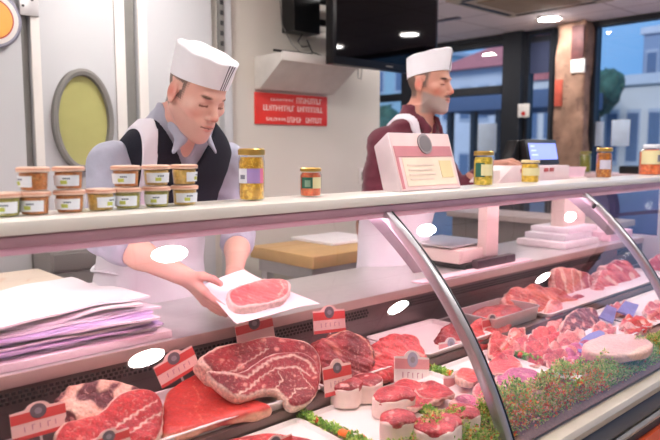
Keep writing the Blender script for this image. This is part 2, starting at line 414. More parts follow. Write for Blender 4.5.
# window_1: behind the men, window_2: beside the post, window_3: right of the stone column
def window(name, y0, y1, z0, z1, hbars=(), vbars=(), fr=.05):
    g = box(name, (WX+.03, y0, z0), (WX+.04, y1, z1), M_win); struct(g)
    mb = MB(); e = .012
    mb.box((WX-.02,y0,z1-fr),(WX+.08,y1,z1)); mb.box((WX-.02,y0,z0),(WX+.08,y1,z0+fr)); mb.box((WX-.02,y0,z0+fr),(WX+.08,y0+fr,z1-fr)); mb.box((WX-.02,y1-fr,z0+fr),(WX+.08,y1,z1-fr))
    mb.build('window_frame', M_mull, g)
    for (a, b) in hbars: box('transom', (WX-.015, y0+fr+e, a), (WX+.075, y1-fr-e, b), M_mull, g)
    for (a, b) in vbars: box('mullion', (WX-.018, a, z0+fr+e), (WX+.078, b, z1-fr-e), M_mull, g)
    return g
ya, yb, yc, yd, ye = yat(590), yat(586), yat(553), yat(525), yat(507)
zh1 = zat(480, 43)
struct(box('trim_7', (WX-.06, ye, zh1), (WX+.1, 6.3, H), M_dark))       # dark header over the left window
struct(box('trim_8', (WX-.10, yd, .25), (WX+.1, ye, H), M_dark))         # wide dark post
window('window_1', ye, 6.3, .25, zh1, hbars=[(zat(480,95), zat(480,87))], vbars=[(yat(412), yat(402)), (5.9,5.98)], fr=.05)
window('window_2', yc, yd, .25, H, hbars=[(zat(540,42), zat(540,36)), (1.3,1.34)], fr=.04)
dp = box('roller_panel', (WX-.01, yc+.05, zat(540,73)), (WX+.02, yd-.05, zat(540,42)), mat('navy_blind_fabric', (52,60,88), .7)); tag(dp, 'dark navy blind panel high in the narrow window left of the stone column', 'blind')
window('window_3', -2.6, ya, .25, H, vbars=[(1.0,1.06),(-.6,-.54)], fr=.05)
struct(box('trim_9', (WX-.06, ya, .25), (WX+.1, yb+.05, H), M_dark)); struct(box('trim_10', (WX, yb+.05, .25), (WX+.1, yc, H), M_dark))
# stone column in front of the facade
XC = WX-.17
c0 = onX(XC, 553, 90)[1]; c1 = onX(XC, 585, 90)[1]
M_stone = mat('rough_stone', (156,122,102), .8, noise=(9,.28), bump=(22,1.0), marble=(7,.56,(110,82,74),.6))
Fs = Field((XC-.06,c1-.05,-.02),(XC+.20,c0+.05,H+.02),.02)
X,Y,Z = Fs.all(); cyy=(c0+c1)/2; Fs.f = (np.maximum(np.maximum(np.abs(X-XC-.08)-.08, np.abs(Y-cyy)-(c0-c1)/2+.012), np.abs(Z-H/2)-H/2+.004)+.006*wob((X,Y,Z),28,3)).astype(np.float32)
co = Fs.build('stone_column', M_stone); tag(co, 'rough beige stone column between the two shop windows', 'column')
def sheet(name, px0, py0, px1, py1, xx, m, label, cat, th=.006, group=None, flip=True):
    a = onX(xx, px0, py0); b = onX(xx, px1, py1); y0, y1 = sorted((a[1], b[1])); z0, z1 = sorted((a[2], b[2]))
    o = box(name, (xx, y0, z0), (xx+th, y1, z1), m, bevel=.001); return tag(o, label, cat, group)
sheet('poster', 572, 26, 583, 60, XC-.016, mat('dark_red_poster', (88,44,44), .6, noise=(14,.4)), 'dark red and black poster high on the stone column', 'poster', .022)
sheet('notice', 571, 60, 584, 72, XC-.017, M_white, 'white notice strip below the dark poster on the stone column', 'notice', .023)
sheet('poster', 555, 80, 561, 106, XC-.016, mat('red_orange_poster', (190,84,66), .6, noise=(14,.2)), 'narrow red orange poster on the left edge of the stone column', 'poster', .022)
pn = sheet('notice', 518, 104, 529, 117, WX-.1065, M_white, 'small white notice with a red dot on the dark window post', 'notice')
yy = pn.location; disk((WX-.1065, yy[1], yy[2]+.035), .022, .003, '-x', mat('notice_red', (200,50,45), .5), 'red_dot', pn, 20)
for (a, b, c, d), lb in zip([(592,122,603,146),(612,120,629,146),(478,124,496,152)], ['white paper sheet low on the big right window, nearest the stone column', 'wider white paper sheet on the big right window, right of the narrow sheet', 'white paper sheet low in the window behind the man in maroon']):
    sheet('paper_notice', a, b, c, d, WX+.0255, mat('window_paper', (196,212,232), .7), lb, 'paper', .004)

# ------------------------------------------------------------------ outside
M_st = mat('asphalt', (110,122,140), .9); struct(box('ground', (WX+.12,-30,-.15), (60,40,-.02), M_st))
def house(name, px0, px1, pyt, X0, dep, mw, mr, label, roof=.0, win=(3,2)):
    a = onX(X0, px0, 120); b = onX(X0, px1, 120); y1, y0 = a[1], b[1]; zt = onX(X0, (px0+px1)/2, pyt)[2]
    t = thing(name, label, 'building', (X0+dep/2, (y0+y1)/2, -.02))
    box('wall', (X0, y0, -.02), (X0+dep, y1, zt), mw, t)
    if roof:
        o = .4; V = [(X0-o,y0-o,zt),(X0+dep+o,y0-o,zt),(X0+dep+o,y1+o,zt),(X0-o,y1+o,zt),(X0+dep/2,y0+dep*.35,zt+roof),(X0+dep/2,y1-dep*.35,zt+roof)]
        fixn(build('roof', V, [(0,1,4),(1,2,5,4),(2,3,5),(3,0,4,5),(3,2,1,0)], mr, t))
    else: box('parapet', (X0-.1, y0-.1, zt), (X0+dep+.1, y1+.1, zt+.25), mr, t)
    for i in range(win[0]):
        for j in range(win[1]):
            yc_ = y0+(y1-y0)*(i+.5)/win[0]; zc_ = zt-1.3-j*2.6
            if zc_ < .5: continue
            hw = min(.45, (y1-y0)/win[0]*.32)
            f = box('window', (X0-.05, yc_-hw, zc_-.7), (X0+.02, yc_+hw, zc_+.7), mat('far_window_frame', (190,195,205), .6), t)
            box('pane', (X0-.07, yc_-hw*.8, zc_-.6), (X0-.051, yc_+hw*.8, zc_+.6), mat('far_window_pane', (104,122,150), .2), f)
    return t
M_roof = mat('red_roof_tiles', (206,120,116), .85, noise=(4,.15)); M_hw = mat('pale_render', (214,216,222), .9, noise=(1,.06)); M_hw2 = mat('warm_render', (226,220,214), .9, noise=(1,.05))
house('house', 440, 512, 69, 22, 8, M_hw, M_roof, 'pale house with a red tiled roof seen through the window behind the man in maroon', 2.2, (4,2))
house('house', 527, 556, 80, 20, 6, M_hw2, M_roof, 'small pale house seen through the narrow window left of the stone column', 0, (2,1))
house('apartment_building', 603, 690, 84, 17, 8, M_hw2, M_hw, 'long low pale building seen through the big right window', 0, (4,2))
house('apartment_building', 640, 720, 30, 26, 8, mat('blue_grey_render', (150,164,186), .9), M_hw, 'tall blue grey building at the right edge of the big right window', 0, (4,4))
house('apartment_building', 330, 436, 60, 30, 8, mat('green_grey_render', (160,190,200), .9), M_hw, 'blue grey building seen between the cream wall and the man in maroon', 0, (5,3))
aw = MB(); p0 = onX(13, 440, 100); p1 = onX(13, 560, 100)
t = thing('shop_awning', 'dark blue flat canopy over the shop front across the street', 'awning', (13.5,(p0[1]+p1[1])/2,0))
box('canopy', (13,p1[1],2.35), (15,p0[1],2.75), mat('dark_canopy', (92,106,132), .8), t, .05)
for yy_ in np.linspace(p1[1]+.2, p0[1]-.2, 5): box('post', (13.1,yy_-.06,-.02), (13.25,yy_+.06,2.35), M_dark, t)
def tree(px, py0, X0, r, label, seed):
    c = onX(X0, px, py0); t = thing('tree', label, 'tree', (c[0], c[1], -.02)); f = Field(c-np.array([r*1.6]*3), c+np.array([r*1.6]*3), r/16)
    rr = np.random.default_rng(seed)
    for _ in range(14): f.ell(c+rr.normal(size=3)*r*.45, r*(.35+.3*rr.random()), k=.1)
    P = f.all(); f.f += (r*.05*wob(P, 8/r, seed)+r*.045*wob(P, 22/r, seed+1)).astype(np.float32)
    f.build('crown', mat('dark_leaves', (70,104,88), .9, noise=(6,.4), bump=(10,1)), t)
    MB().tube([(c[0],c[1],-.02),(c[0]+.05,c[1],c[2]*.5),c], [.16,.12,.08], 10).build('trunk', mat('bark', (70,58,50), .9), t)
tree(597, 100, 15.9, .65, 'dark leafy tree just right of the stone column', 2); tree(385, 140, 14, .9, 'green tree low behind the cream wall corner', 5)

# ------------------------------------------------------------------ ceiling fittings
M_lamp = mat('lamp_diffuser', (255,246,236), .5, emit=98, ecol=(255,249,246))
M_lring = mat('lamp_ring', (235,230,226), .4)
LP = [(1.46,1.32),(3.26,1.22),(5.13,1.12),(1.40,.29),(3.20,.17),(5.12,.05),(5.43,3.03),(3.5,2.75),(1.5,2.6),(-.35,1.35),(-.4,.3),(-.4,2.3),(5.0,4.6)]
for i, (x, y) in enumerate(LP):
    lab = {6: 'lit round ceiling downlight nearest the windows, between the air vent and the stone column'}.get(i, 'lit round ceiling downlight outside the picture, in the rows above the counter')
    t = thing('ceiling_downlight', lab, 'light', (x,y,H), None if i == 6 else 'ceiling downlights beyond the picture')
    disk((x,y,H), .105, .012, '-z', M_lring, 'ring', t, 32, prof=[(.11,0),(.11,.008),(.092,.014),(.09,.006)])
    disk((x,y,H-.0142), .0885, .004, '-z', M_lamp, 'lamp', t, 32)
# air cassette in the ceiling
q = [onZ(H, 458, -6), onZ(H, 556, -6), onZ(H, 545, 6), onZ(H, 484, 11)]
cx_, cy_ = 4.62, 2.75
t = thing('ceiling_air_vent', 'square beige air conditioning vent with dark slots in the ceiling', 'vent', (cx_, cy_, H))
box('panel', (cx_-.45,cy_-.45,H-.03), (cx_+.45,cy_+.45,H), mat('vent_beige', (206,192,172), .6), t, .01)
for a in ((-.40,-.36,-.34,.34),(.36,.40,-.34,.34)): box('slot', (cx_+a[0],cy_+a[2],H-.034), (cx_+a[1],cy_+a[3],H-.03), M_black, t); box('slot', (cx_+a[2],cy_+a[0],H-.034), (cx_+a[3],cy_+a[1],H-.03), M_black, t)
box('grille', (cx_-.28,cy_-.28,H-.040), (cx_+.28,cy_+.28,H-.03), mat('vent_grille', (168,150,124), .7, bump=(60,.6)), t, .004)
s_ = thing('ceiling_speaker', 'small dark vent slot in the ceiling beside the air vent', 'vent', (4.9,3.9,H)); box('slot_plate', (4.8,3.55,H-.012), (4.86,4.25,H), M_dsteel, s_)

# ------------------------------------------------------------------ things on the cream wall
a = onY(WY, 254, 92); b = onY(WY, 326, 127); z0 = onY(WY, 290, 125)[2]; z1 = onY(WY, 290, 94.5)[2]
t = thing('red_sign', 'red sign with rows of blurred white lettering on the cream wall', 'sign', ((a[0]+b[0])/2, WY, z0))
box('sign_board', (a[0],WY-.012,z0), (b[0],WY,z1), mat('sign_red', (226,50,40), .45), t, .002)
M_wl = mat('sign_white', (250,214,206), .6); hgt = z1-z0; wid = b[0]-a[0]
rr = random.Random(3)
for (u0, u1, v0, v1) in ((.55,.88,.72,.90),(.20,.50,.76,.84),(.10,.50,.44,.62),(.56,.92,.44,.62),(.14,.40,.12,.22),(.42,.62,.08,.26),(.68,.92,.08,.26)):
    mb = MB(); x = a[0]+wid*u0
    while x < a[0]+wid*u1:   # unreadable strokes of letters
        q = rr.uniform(.010,.022); zz0 = z0+hgt*v0; zz1 = z0+hgt*v1; mb.box((x,WY-.0145,zz0), (x+q*.4,WY-.012,zz1))
        k_ = rr.choice((0,.45,.85)); mb.box((x+q*.4,WY-.0145,zz0+(zz1-zz0)*k_), (x+q,WY-.012,zz0+(zz1-zz0)*min(1,k_+.2))); x += q+.004
    mb.build('lettering', M_wl, t)
# white wall shelf box, remote, black bracket box, cable, TV
a = onY(WY-.02, 256, 54); b = onY(WY-.02, 331, 62); zt = onY(WY-.12, 290, 57)[2]
t = thing('wall_shelf', 'white wall shelf with a deep slanted underside above the red sign', 'shelf', ((a[0]+b[0])/2, WY, zt-.2))
fixn(MB().prism([(a[0],WY,zt),(a[0],WY-.26,zt),(a[0],WY-.26,zt-.045),(a[0],WY-.05,zt-.19),(a[0],WY,zt-.19)], (b[0]-a[0],0,0)).build('shelf_body', mat('shelf_white', (206,202,196), .5), t, bevel=.006))
box('shelf_lip', (a[0]-.004,WY-.275,zt-.048), (b[0]+.004,WY-.262,zt+.004), M_white, t, .003)
rp = onZ(zt+.008, 295, 51)
rm = MB().tube([onZ(zt+.012, 274, 50), onZ(zt+.012, 290, 52), onZ(zt+.012, 312, 54)], [.011,.013,.010], 10, flat=.6).build('remote_control', M_black); tag(rm, 'slim black remote control lying on top of the white wall shelf', 'remote control')
YT = WY-.42
t = thing('television', 'large black wall television showing two round lamp reflections', 'television', (2.95, YT, 2.0))
A = onY(YT, 329, 63); B = onY(YT, 433, 77.5)
x0, x1, zb = A[0], B[0], (A[2]+B[2])/2; tilt = radians(0); Hh = .60
R = rotm((1,0,0), tilt); mb = MB().box((x0,-.035,0),(x1,.03,Hh)); V = np.array(mb.V); V = V@R.T+np.array([0,YT,zb])
build('television_body', V, mb.F, mat('glossy_black', (14,12,15), .3, spec=.3), t, bevel=.008)
mb = MB().box((x0+.025,-.038,.045),(x1-.025,-.0352,Hh-.03)); V = np.array(mb.V)@R.T+np.array([0,YT,zb]); build('screen', V, mb.F, mat('screen_black', (5,4,6), .03, spec=.22), t)
mb = MB().box(((x0+x1)/2-.03,-.0375,.018),((x0+x1)/2+.03,-.0355,.026)); V = np.array(mb.V)@R.T+np.array([0,YT,zb]); build('badge', V, mb.F, M_gasket, t)
bx = onY(WY-.1, 292, 0)[0]; bx2 = onY(WY-.1, 318, 32)[0]; bz = onY(WY-.1, 305, 33)[2]
box('wall_bracket', (bx,WY-.12,bz), (bx2,WY,bz+.30), M_black, t, .006)
for dz in (.06,.19): box('arm', (bx2-.03,WY-.115,bz+dz), (bx2+.45,WY-.085,bz+dz+.035), M_black, t, .004); 
box('arm', (x0+.32,YT+.036,bz+.04), (x0+.37,WY-.08,bz+.24), M_black, t, .004)
cb = lambda pts, r=.004: MB().tube(pts, r, 8)
P = lambda px, py, y=WY-.05: onY(y, px, py)
c = cb([P(303,33),P(298,41),P(302,47),P(310,46),P(307,40),P(312,52),P(322,56),P(330,60,WY-.2)]).build('cable', M_black); tag(c, 'thin black looping cable from the wall bracket to the television', 'cable')
c = cb([P(280,0),P(282,25),P(292,44),P(300,52,WY-.1)], .003).build('cable', M_gasket); tag(c, 'thin grey cable hanging down the cream wall left of the bracket', 'cable')
c = cb([P(330,62,WY-.3),P(334,68),P(345,72),P(352,69),P(357,66,WY-.3)]).build('cable', M_black); tag(c, 'black cable drooping below the left half of the television', 'cable')
c = cb([P(358,66,WY-.2),P(358,78),P(361,79),P(362,66,WY-.2)], .003).build('cable', M_gasket); tag(c, 'narrow grey cable loop below the middle of the television', 'cable')
wp = onY(WY, 362, 176)
t = thing('wall_switch', 'white wall socket low on the cream wall beside the man in maroon', 'socket', (wp[0], WY, wp[2]-.05)); box('plate', (wp[0]-.04,WY-.012,wp[2]-.055), (wp[0]+.04,WY,wp[2]+.055), M_white, t, .004); box('rocker', (wp[0]-.018,WY-.02,wp[2]-.03), (wp[0]+.018,WY-.012,wp[2]+.03), M_gasket, t, .003)
# ------------------------------------------------------------------ the refrigerated counter
GC = (2.0905, .2332); GR = 1.2793; X0C, X1C = -.25, 4.05; ZS = 1.315
def garc(n, a0=None, a1=None, R=GR):
    A0 = atan2(1.262-GC[1], 1.33-GC[0]) if a0 is None else a0; A1 = atan2(.656-GC[1], -(GR*GR-(.656-GC[1])**2)**.5) if a1 is None else a1
    return [(GC[0]+R*cos(A0+(A1-A0)*i/n), GC[1]+R*sin(A0+(A1-A0)*i/n)) for i in range(n+1)]
t = ctr = thing('display_counter', 'long refrigerated butcher counter with curved front glass and white top shelf', 'display counter', ((X0C+X1C)/2, 1.3, 0))
def xbar(name, prof, m, x0=X0C, x1=X1C, par=None, bevel=0):
    """extrudes a (y,z) profile along X"""
    return fixn(MB().prism([(x0, y, z) for y, z in prof], (x1-x0,0,0)).build(name, m, par or ctr, bevel=bevel))
M_pinkmetal = mat('pinkish_anodised_profile', (192,152,166), .4, metal=.4)
xbar('top_shelf', [(1.325,1.286),(1.325,ZS),(1.515,ZS),(1.515,1.286)], M_board, bevel=.007)
xbar('shelf_rail', [(1.332,1.262),(1.332,1.2855),(1.505,1.2855),(1.505,1.262)], M_pinkmetal, bevel=.003)
xbar('lamp_housing', [(1.338,1.247),(1.338,1.2615),(1.36,1.2615),(1.36,1.247)], mat('lamp_cover_lilac', (206,158,178), .35, emit=.12), bevel=.002)
MB().tube([(X0C+.05,1.42,1.2525),(X1C-.05,1.42,1.2525)], .0085, 16).build('lamp_tube', mat('pink_meat_lamp', (255,200,220), .5, emit=LAMP, ecol=(255,200,222)), ctr)
pl = [X0C+.01, .213, 1.474, 2.735, X1C-.01]
for a, b in zip(pl[:-1], pl[1:]):
    mb = MB(); n = 40; P1 = garc(n); P2 = garc(n, R=GR-.005); V = []
    for x in (a+.002, b-.002): V += [(x,y,z) for y,z in P1]+[(x,y,z) for y,z in P2]
    N1 = n+1; Fc = []
    for i in range(n):
        Fc += [(i, i+1, 2*N1+i+1, 2*N1+i), (N1+i+1, N1+i, 3*N1+i, 3*N1+i+1), (i+1, i, N1+i, N1+i+1), (2*N1+i, 2*N1+i+1, 3*N1+i+1, 3*N1+i)]
    fixn(MB().add(V, Fc).build('glass_panel', M_glass, ctr, angle=60))
for x in pl:
    n = 30; o = garc(n, R=GR+.004); i_ = garc(n, R=GR-.022)
    V = [(x+d, y, z) for d in (-.013,.013) for y, z in o+i_[::-1]]; m_ = len(o)*2
    Fc = [(k, (k+1)%m_, (k+1)%m_+m_, k+m_) for k in range(m_)]
    for s0 in (0, m_): Fc += [(s0+k, s0+k+1, s0+m_-2-k, s0+m_-1-k) for k in range(n)]
    fixn(MB().add(V, Fc).build('glass_pillar', mat('satin_aluminium', (190,190,196), .28, metal=.75), ctr, bevel=.002))
    # black seal along the outer edge
    o2 = garc(n, R=GR+.0055); V = [(x+d, y, z) for d in (.0135,.018) for y, z in o2+i_[::-1]]
    fixn(MB().add(V, Fc).build('seal', M_black, ctr))
    A0 = atan2(1.262-GC[1], 1.33-GC[0]); A1 = A0+.17
    oo = garc(10, A0, A1, GR-.0225); ii = [(y+(.075*(1-.45*k/10)), z-.01*(k/10)) for k, (y, z) in enumerate(oo)]
    br = fixn(MB().prism([(x-.004,y,z) for y, z in oo+ii[::-1]], (.008,0,0)).build('bracket', mat('bracket_grey', (160,160,168), .35, metal=.6), ctr))
    e = oo[9]; disk((x-.004, e[0]+.013, e[1]+.01), .006, .003, '-x', M_black, 'screw', None, 12) if False else None
# worktop deck behind the glass
xbar('worktop', [(1.60,.905),(1.60,.93),(2.04,.93),(2.04,.905)], M_steel, bevel=.004)
xbar('worktop_lip', [(1.594,.898),(1.594,.9295),(1.5995,.9295),(1.5995,.898)], mat('worktop_edge', (200,176,168), .35, metal=.5), bevel=.001)
mb = MB().box((X0C,1.60,.70),(X1C,1.615,.9045)); 
mb.build('rear_panel', M_dsteel, ctr)
mb = MB(); x = X0C+.3; k = 0
while x < X1C-.1:
    if (k//14) % 9 != 8:
        for j in range(3): mb.box((x+(.006 if j==1 else 0),1.598,.858+j*.0105), (x+.008+(.006 if j==1 else 0),1.60,.865+j*.0105))
    x += .0145; k += 1
mb.build('vent_grille', mat('vent_hole_black', (16,12,13), .8), ctr)
xbar('display_step', [(1.30,.70),(1.30,.772),(1.5995,.772),(1.5995,.70)], mat('display_base_steel', (120,100,96), .35, metal=.5), bevel=.004)
xbar('display_floor', [(.905,.650),(.97,.7195),(1.2995,.736),(1.2995,.68),(.97,.68),(.93,.65)], mat('display_floor_mesh', (158,122,112), .7, noise=(90,.2), bump=(300,.5)), bevel=.002)
M_rail = mat('champagne_rail', (198,188,174), .38, metal=.35)
xbar('front_rail', [(.868,.612),(.848,.614),(.845,.635),(.856,.648),(.893,.653),(.902,.64),(.902,.615)], M_rail, bevel=.002)
xbar('bumper', [(.852,.547),(.847,.575),(.854,.607),(.90,.607),(.90,.547)], mat('bumper_blue_grey', (78,80,90), .35), bevel=.004)
xbar('seam', [(.858,.6075),(.858,.6115),(.90,.6115),(.90,.6075)], M_black)
xbar('lower_rail', [(.856,.508),(.850,.522),(.856,.535),(.90,.535),(.90,.508)], M_rail, bevel=.002)
xbar('dark_gap', [(.872,.464),(.872,.546),(.904,.546),(.904,.464)], M_black)  # black strip set back behind the lower rail
xbar('front_panel', [(.857,.10),(.857,.462),(.904,.462),(.904,.10)], mat('orange_front_panel', (236,92,34), .4, coat=.3), bevel=.003)
xbar('plinth', [(.92,0),(.92,.099),(1.95,.099),(1.95,0)], M_black)
xbar('rear_cabinet', [(.905,.10),(.905,.64),(.94,.648),(.975,.679),(1.3,.679),(1.59,.699),(1.616,.9),(1.98,.9),(1.98,.10)], M_steel)
for x in (X0C-.012, X1C+.012):
    fixn(MB().prism([(x-.01,y,z) for y,z in [(.85,.10),(.85,.65)]+garc(20)[::-1]+[(1.33,1.315),(1.52,1.315),(1.52,.94),(2.04,.94),(2.04,.10)]], (.02,0,0)).build('end_panel', M_panel, ctr))

# ------------------------------------------------------------------ jars and cups on the top shelf
def arcband(r, z0, z1, a0, a1, th=.0012, n=16, taper=0):
    V = []
    for rr in (r, r+th):
        for z in (z0, z1):
            q = rr+(taper*(z-z0))
            V += [(q*cos(a0+(a1-a0)*i/n), q*sin(a0+(a1-a0)*i/n), z) for i in range(n+1)]
    m = n+1; Fc = []
    for i in range(n): Fc += [(i, i+1, m+i+1, m+i), (2*m+i+1, 2*m+i, 3*m+i, 3*m+i+1), (i+1, i, 2*m+i, 2*m+i+1), (m+i, m+i+1, 3*m+i+1, 3*m+i)]
    Fc += [(0, m, 3*m, 2*m), (n, 2*m+n, 3*m+n, m+n)]
    return V, Fc
def local(parent, name, V, Fc, m, **k): return fixn(build(name, V, Fc, m, parent, local=True, **k))
M_lab = mat('pale_blue_label', (226,232,240), .5); M_lg = mat('label_green_mark', (188,196,96), .6); M_lk = mat('label_dark_mark', (70,84,110), .6)
VA = atan2(-.733, -.68)        # direction from the counter to the viewer
def cup(kind, label):
    t = thing('pate_cup', label, 'food cup'); c1 = {'o': (206,128,74), 'g': (176,170,84), 'y': (214,176,98)}[kind]
    h = .040
    local(t, 'contents', *(lambda b: (b.V, b.F))(MB().lathe([(.0245,.002),(.0255,.004),(.028,h-.005),(.0275,h-.003)], n=24)), mat('cup_food_'+kind, c1, .4, noise=(140,.25), coat=.2, marble=(160,.6,(240,214,150),.5)))
    local(t, 'cup', *(lambda b: (b.V, b.F))(MB().lathe([(.0255,0),(.0268,.003),(.0298,h-.004),(.031,h),(.0298,h)], n=28)), M_jarglass)
    local(t, 'lid', *(lambda b: (b.V, b.F))(MB().lathe([(.0325,h-.001),(.0335,h),(.0335,h+.005),(.032,h+.0085),(.026,h+.0095),(.001,h+.0095)], n=32)), mat('peach_plastic_lid', (236,198,174), .35, coat=.2))
    local(t, 'lid_rim', *(lambda b: (b.V, b.F))(MB().lathe([(.0338,h+.0035),(.0342,h+.0045),(.0338,h+.006),(.033,h+.0065)], n=32, cap=False)), mat('lid_rim_rose', (220,160,136), .4))
    V, Fc = arcband(.0292, .008, .031, VA-1.0, VA+1.0, taper=.08)
    lb = local(t, 'label', V, Fc, M_lab); lb['label'] = 'pale blue label with a green mark'
    V, Fc = arcband(.0306, .012, .020, VA-.30, VA+.15, th=.0006, taper=.08); local(lb, 'green_mark', V, Fc, M_lg)
    V, Fc = arcband(.0309, .022, .0255, VA-.15, VA+.35, th=.0006, taper=.08); local(lb, 'lettering', V, Fc, M_lk)
    return t
CT = .0505
ck = [(5,0,'g',.3),(35,0,'o',0),(70,0,'o',.1),(101,0,'y',1.1),(128,0,'g',0),(157,0,'g',.1),(185,0,'y',.5),
      (35,1,'o',-.7),(70,1,'o',.1),(127,1,'o',0),(157,1,'y',.5),(185,1,'y',1.4)]
names = {'o': 'orange brown', 'g': 'green', 'y': 'yellow'}
place = {5:'at the left edge of the picture',35:'first whole column of cups from the left',70:'second column of cups',101:'the single cup between the two groups, with nothing on top',128:'column in front of the butcher\'s shirt sleeve',157:'column in front of the white apron strap',185:'rightmost column of cups'}
protos = {}
for px, lv, kd, rot in ck:
    lab = f"{names[kd]} pate cup with pale label, {place[128 if px == 127 else px]}"
    if px != 5 and px != 101: lab += ', upper one' if lv else ', lower one'
    lab = ' '.join(lab.split()[:16])
    x = onY(1.435, px, 210)[0]; z = ZS+.0003+lv*CT
    if kd not in protos: o = protos[kd] = cup(kd, lab); o.location = (x, 1.435, z); o.rotation_euler = (0,0,rot)
    else: o = dup(protos[kd], (x, 1.435, z), (0,0,rot), lab)
    o['group'] = 'small pate cups stacked on the counter shelf'
def jar(label, x, y, r, h, cc, spec, chunk=(250,210,90), lid=True, z=ZS+.0003, neck=.86, cat='jar', nm='food_jar', lidm=None):
    t = thing(nm, label, cat); t.location = (x, y, z)
    lh = h*.075; hb = h-lh
    L = lambda b: (b.V, b.F)
    body = [(r*.9,0),(r,.005),(r,hb*.82),(r*neck,hb*.93),(r*neck,hb)]
    local(t, 'contents', *L(MB().lathe([(r*.88,.004),(r*.94,.008),(r*.94,hb*.80),(r*neck*.93,hb*.90),(r*.5,hb*.90)], n=28, wob=.008)), mat('jar_food_%d_%d_%d' % cc, cc, .3, noise=(70,.35), coat=.3, marble=(75,.52,chunk,.8)))
    local(t, 'glass', *L(MB().lathe(body, n=32)), M_jarglass)
    lr = r*neck+.003
    lo = local(t, 'lid', *L(MB().lathe([(lr,hb-lh*.7),(lr+.0015,hb-lh*.6),(lr+.0015,hb+lh*.6),(lr-.002,hb+lh),(lr*.85,hb+lh*.9),(.001,hb+lh*.9)], n=36)), lidm or M_gold)
    for nme, z0, z1, a0, a1, m in spec:
        V, Fc = arcband(r+.0006+(.0012 if nme in ('emblem','lettering') else 0), h*z0, h*z1, VA+a0, VA+a1); local(t, nme, V, Fc, m)
    return t
mm = lambda n, c: mat(n, c, .5)
lb_w = mm('jar_label_white', (226,226,236)); lb_p = mm('jar_label_purple', (168,140,198)); lb_k = mm('jar_label_pink', (222,120,160)); lb_g = mm('jar_label_green', (36,92,74)); lb_c = mm('jar_label_cream', (226,218,170)); lb_gr = mm('label_grey_text', (120,120,140))
jar('tall glass jar of yellow pickles with a white and purple label and gold lid', 1.052, 1.44, .0345, .139, (206,150,40), [('label',.34,.62,-1.1,-.25,lb_w),('label_band',.34,.62,-.25,.75,lb_p),('label_edge',.34,.62,.75,1.1,lb_k),('lettering',.42,.50,-.8,-.4,lb_gr)], neck=.92)
jar('small jar of orange red sauce with a dark green label, alone beside the cutting block', 1.262, 1.44, .031, .084, (206,84,38), [('label',.30,.68,-.9,.2,lb_g),('label_half',.30,.68,.2,1.1,lb_c),('emblem',.36,.58,-.5,0,mm('jar_emblem_teal',(120,150,130)))], chunk=(220,110,50))
jar('jar of yellow green pickles with a green and cream label, right of the pink box', 2.132, 1.44, .037, .131, (196,166,44), [('label',.26,.66,-1.1,-.1,lb_g),('emblem',.30,.62,-.45,.7,lb_c)], neck=.9)
jar('short jar of yellow preserve with a cream label below the blue screen', 2.468, 1.44, .036, .094, (226,178,48), [('label',.32,.66,-1.2,1.2,lb_c)], neck=.93, lidm=mat('clear_flat_lid', (220,200,150), .35))
jar('tall jar of amber vegetables with a whitish label, right of the short jar', 3.142, 1.44, .037, .146, (172,96,34), [('label',.30,.60,-.9,.5,mm('jar_label_lilac',(206,204,222)))], chunk=(226,150,60), neck=.9)
jar('wide jar with a white cap and orange band at the right edge of the shelf', 3.70, 1.44, .060, .165, (222,104,60), [('label',.36,.80,-1.3,1.3,lb_c),('emblem',.44,.66,.1,.6,lb_gr)], chunk=(236,140,90), neck=.62, lidm=M_lab)

# pink box with a round emblem leaning on the shelf
bx0, bx1 = 1.613, 1.938
t = thing('display_box', 'slanted pink and cream box with a round grey emblem on the top shelf', 'box', ((bx0+bx1)/2, 1.45, ZS+.0003))
pr = [(1.40,ZS+.0005),(1.462,1.508),(1.522,1.462),(1.478,ZS+.0005)]
fixn(MB().prism([(bx0,y,z) for y,z in pr], (bx1-bx0,0,0)).build('box_body', mat('box_pink_white', (226,208,212), .35, coat=.3), t, bevel=.004))
dy, dz = .062, .193; L_ = sqrt(dy*dy+dz*dz); ey, ez = dy/L_, dz/L_
def face_quad(name, u0, u1, v0, v1, m, off, par, th=.0012):
    f = lambda u, v, o: (bx0+(bx1-bx0)*u, 1.40+ey*L_*v-ez*o, ZS+.0005+ez*L_*v+ey*o)
    V = [f(u0,v0,off),f(u1,v0,off),f(u1,v1,off),f(u0,v1,off),f(u0,v0,off+th),f(u1,v0,off+th),f(u1,v1,off+th),f(u0,v1,off+th)]
    return fixn(build(name, V, [(0,3,2,1),(4,5,6,7),(0,1,5,4),(1,2,6,5),(2,3,7,6),(3,0,4,7)], m, par))
fp = face_quad('front_print', .02, .98, .02, .98, mm('box_pale_pink', (240,206,204)), .0005, t)
face_quad('red_band', .05, .96, .58, .76, mm('box_dusty_red', (204,128,136)), .0022, t)
face_quad('red_edge', .03, .07, .04, .76, mm('box_dusty_red', (204,128,136)), .0024, t)
face_quad('cream_panel', .12, .94, .08, .56, mm('box_cream', (242,222,200)), .0022, t)
face_quad('yellow_patch', .70, .90, .20, .50, mm('box_soft_yellow', (232,212,160)), .0036, t)
for j in range(4): face_quad('lettering', .18, .18+.42-.05*(j%2), .42-.08*j, .445-.08*j, mm('box_faint_text', (236,212,196)), .0036, t)
ec = ((bx0+(bx1-bx0)*.53), 1.40+ey*L_*.80-ez*.003, ZS+ez*L_*.80+ey*.003)
V = []; 
for rr, off in ((.036,.0),(.036,.004),(.029,.0045),(.029,.0055)):
    for k in range(32):
        a = 2*pi*k/32; V.append((ec[0]+rr*cos(a), ec[1]+rr*sin(a)*ey-ez*off, ec[2]+rr*sin(a)*ez+ey*off))
em = fixn(MB().add(V[:64], [(k,(k+1)%32,(k+1)%32+32,k+32) for k in range(32)]+[tuple(range(32,64))]).build('emblem', mm('emblem_grey', (150,140,142)), t))
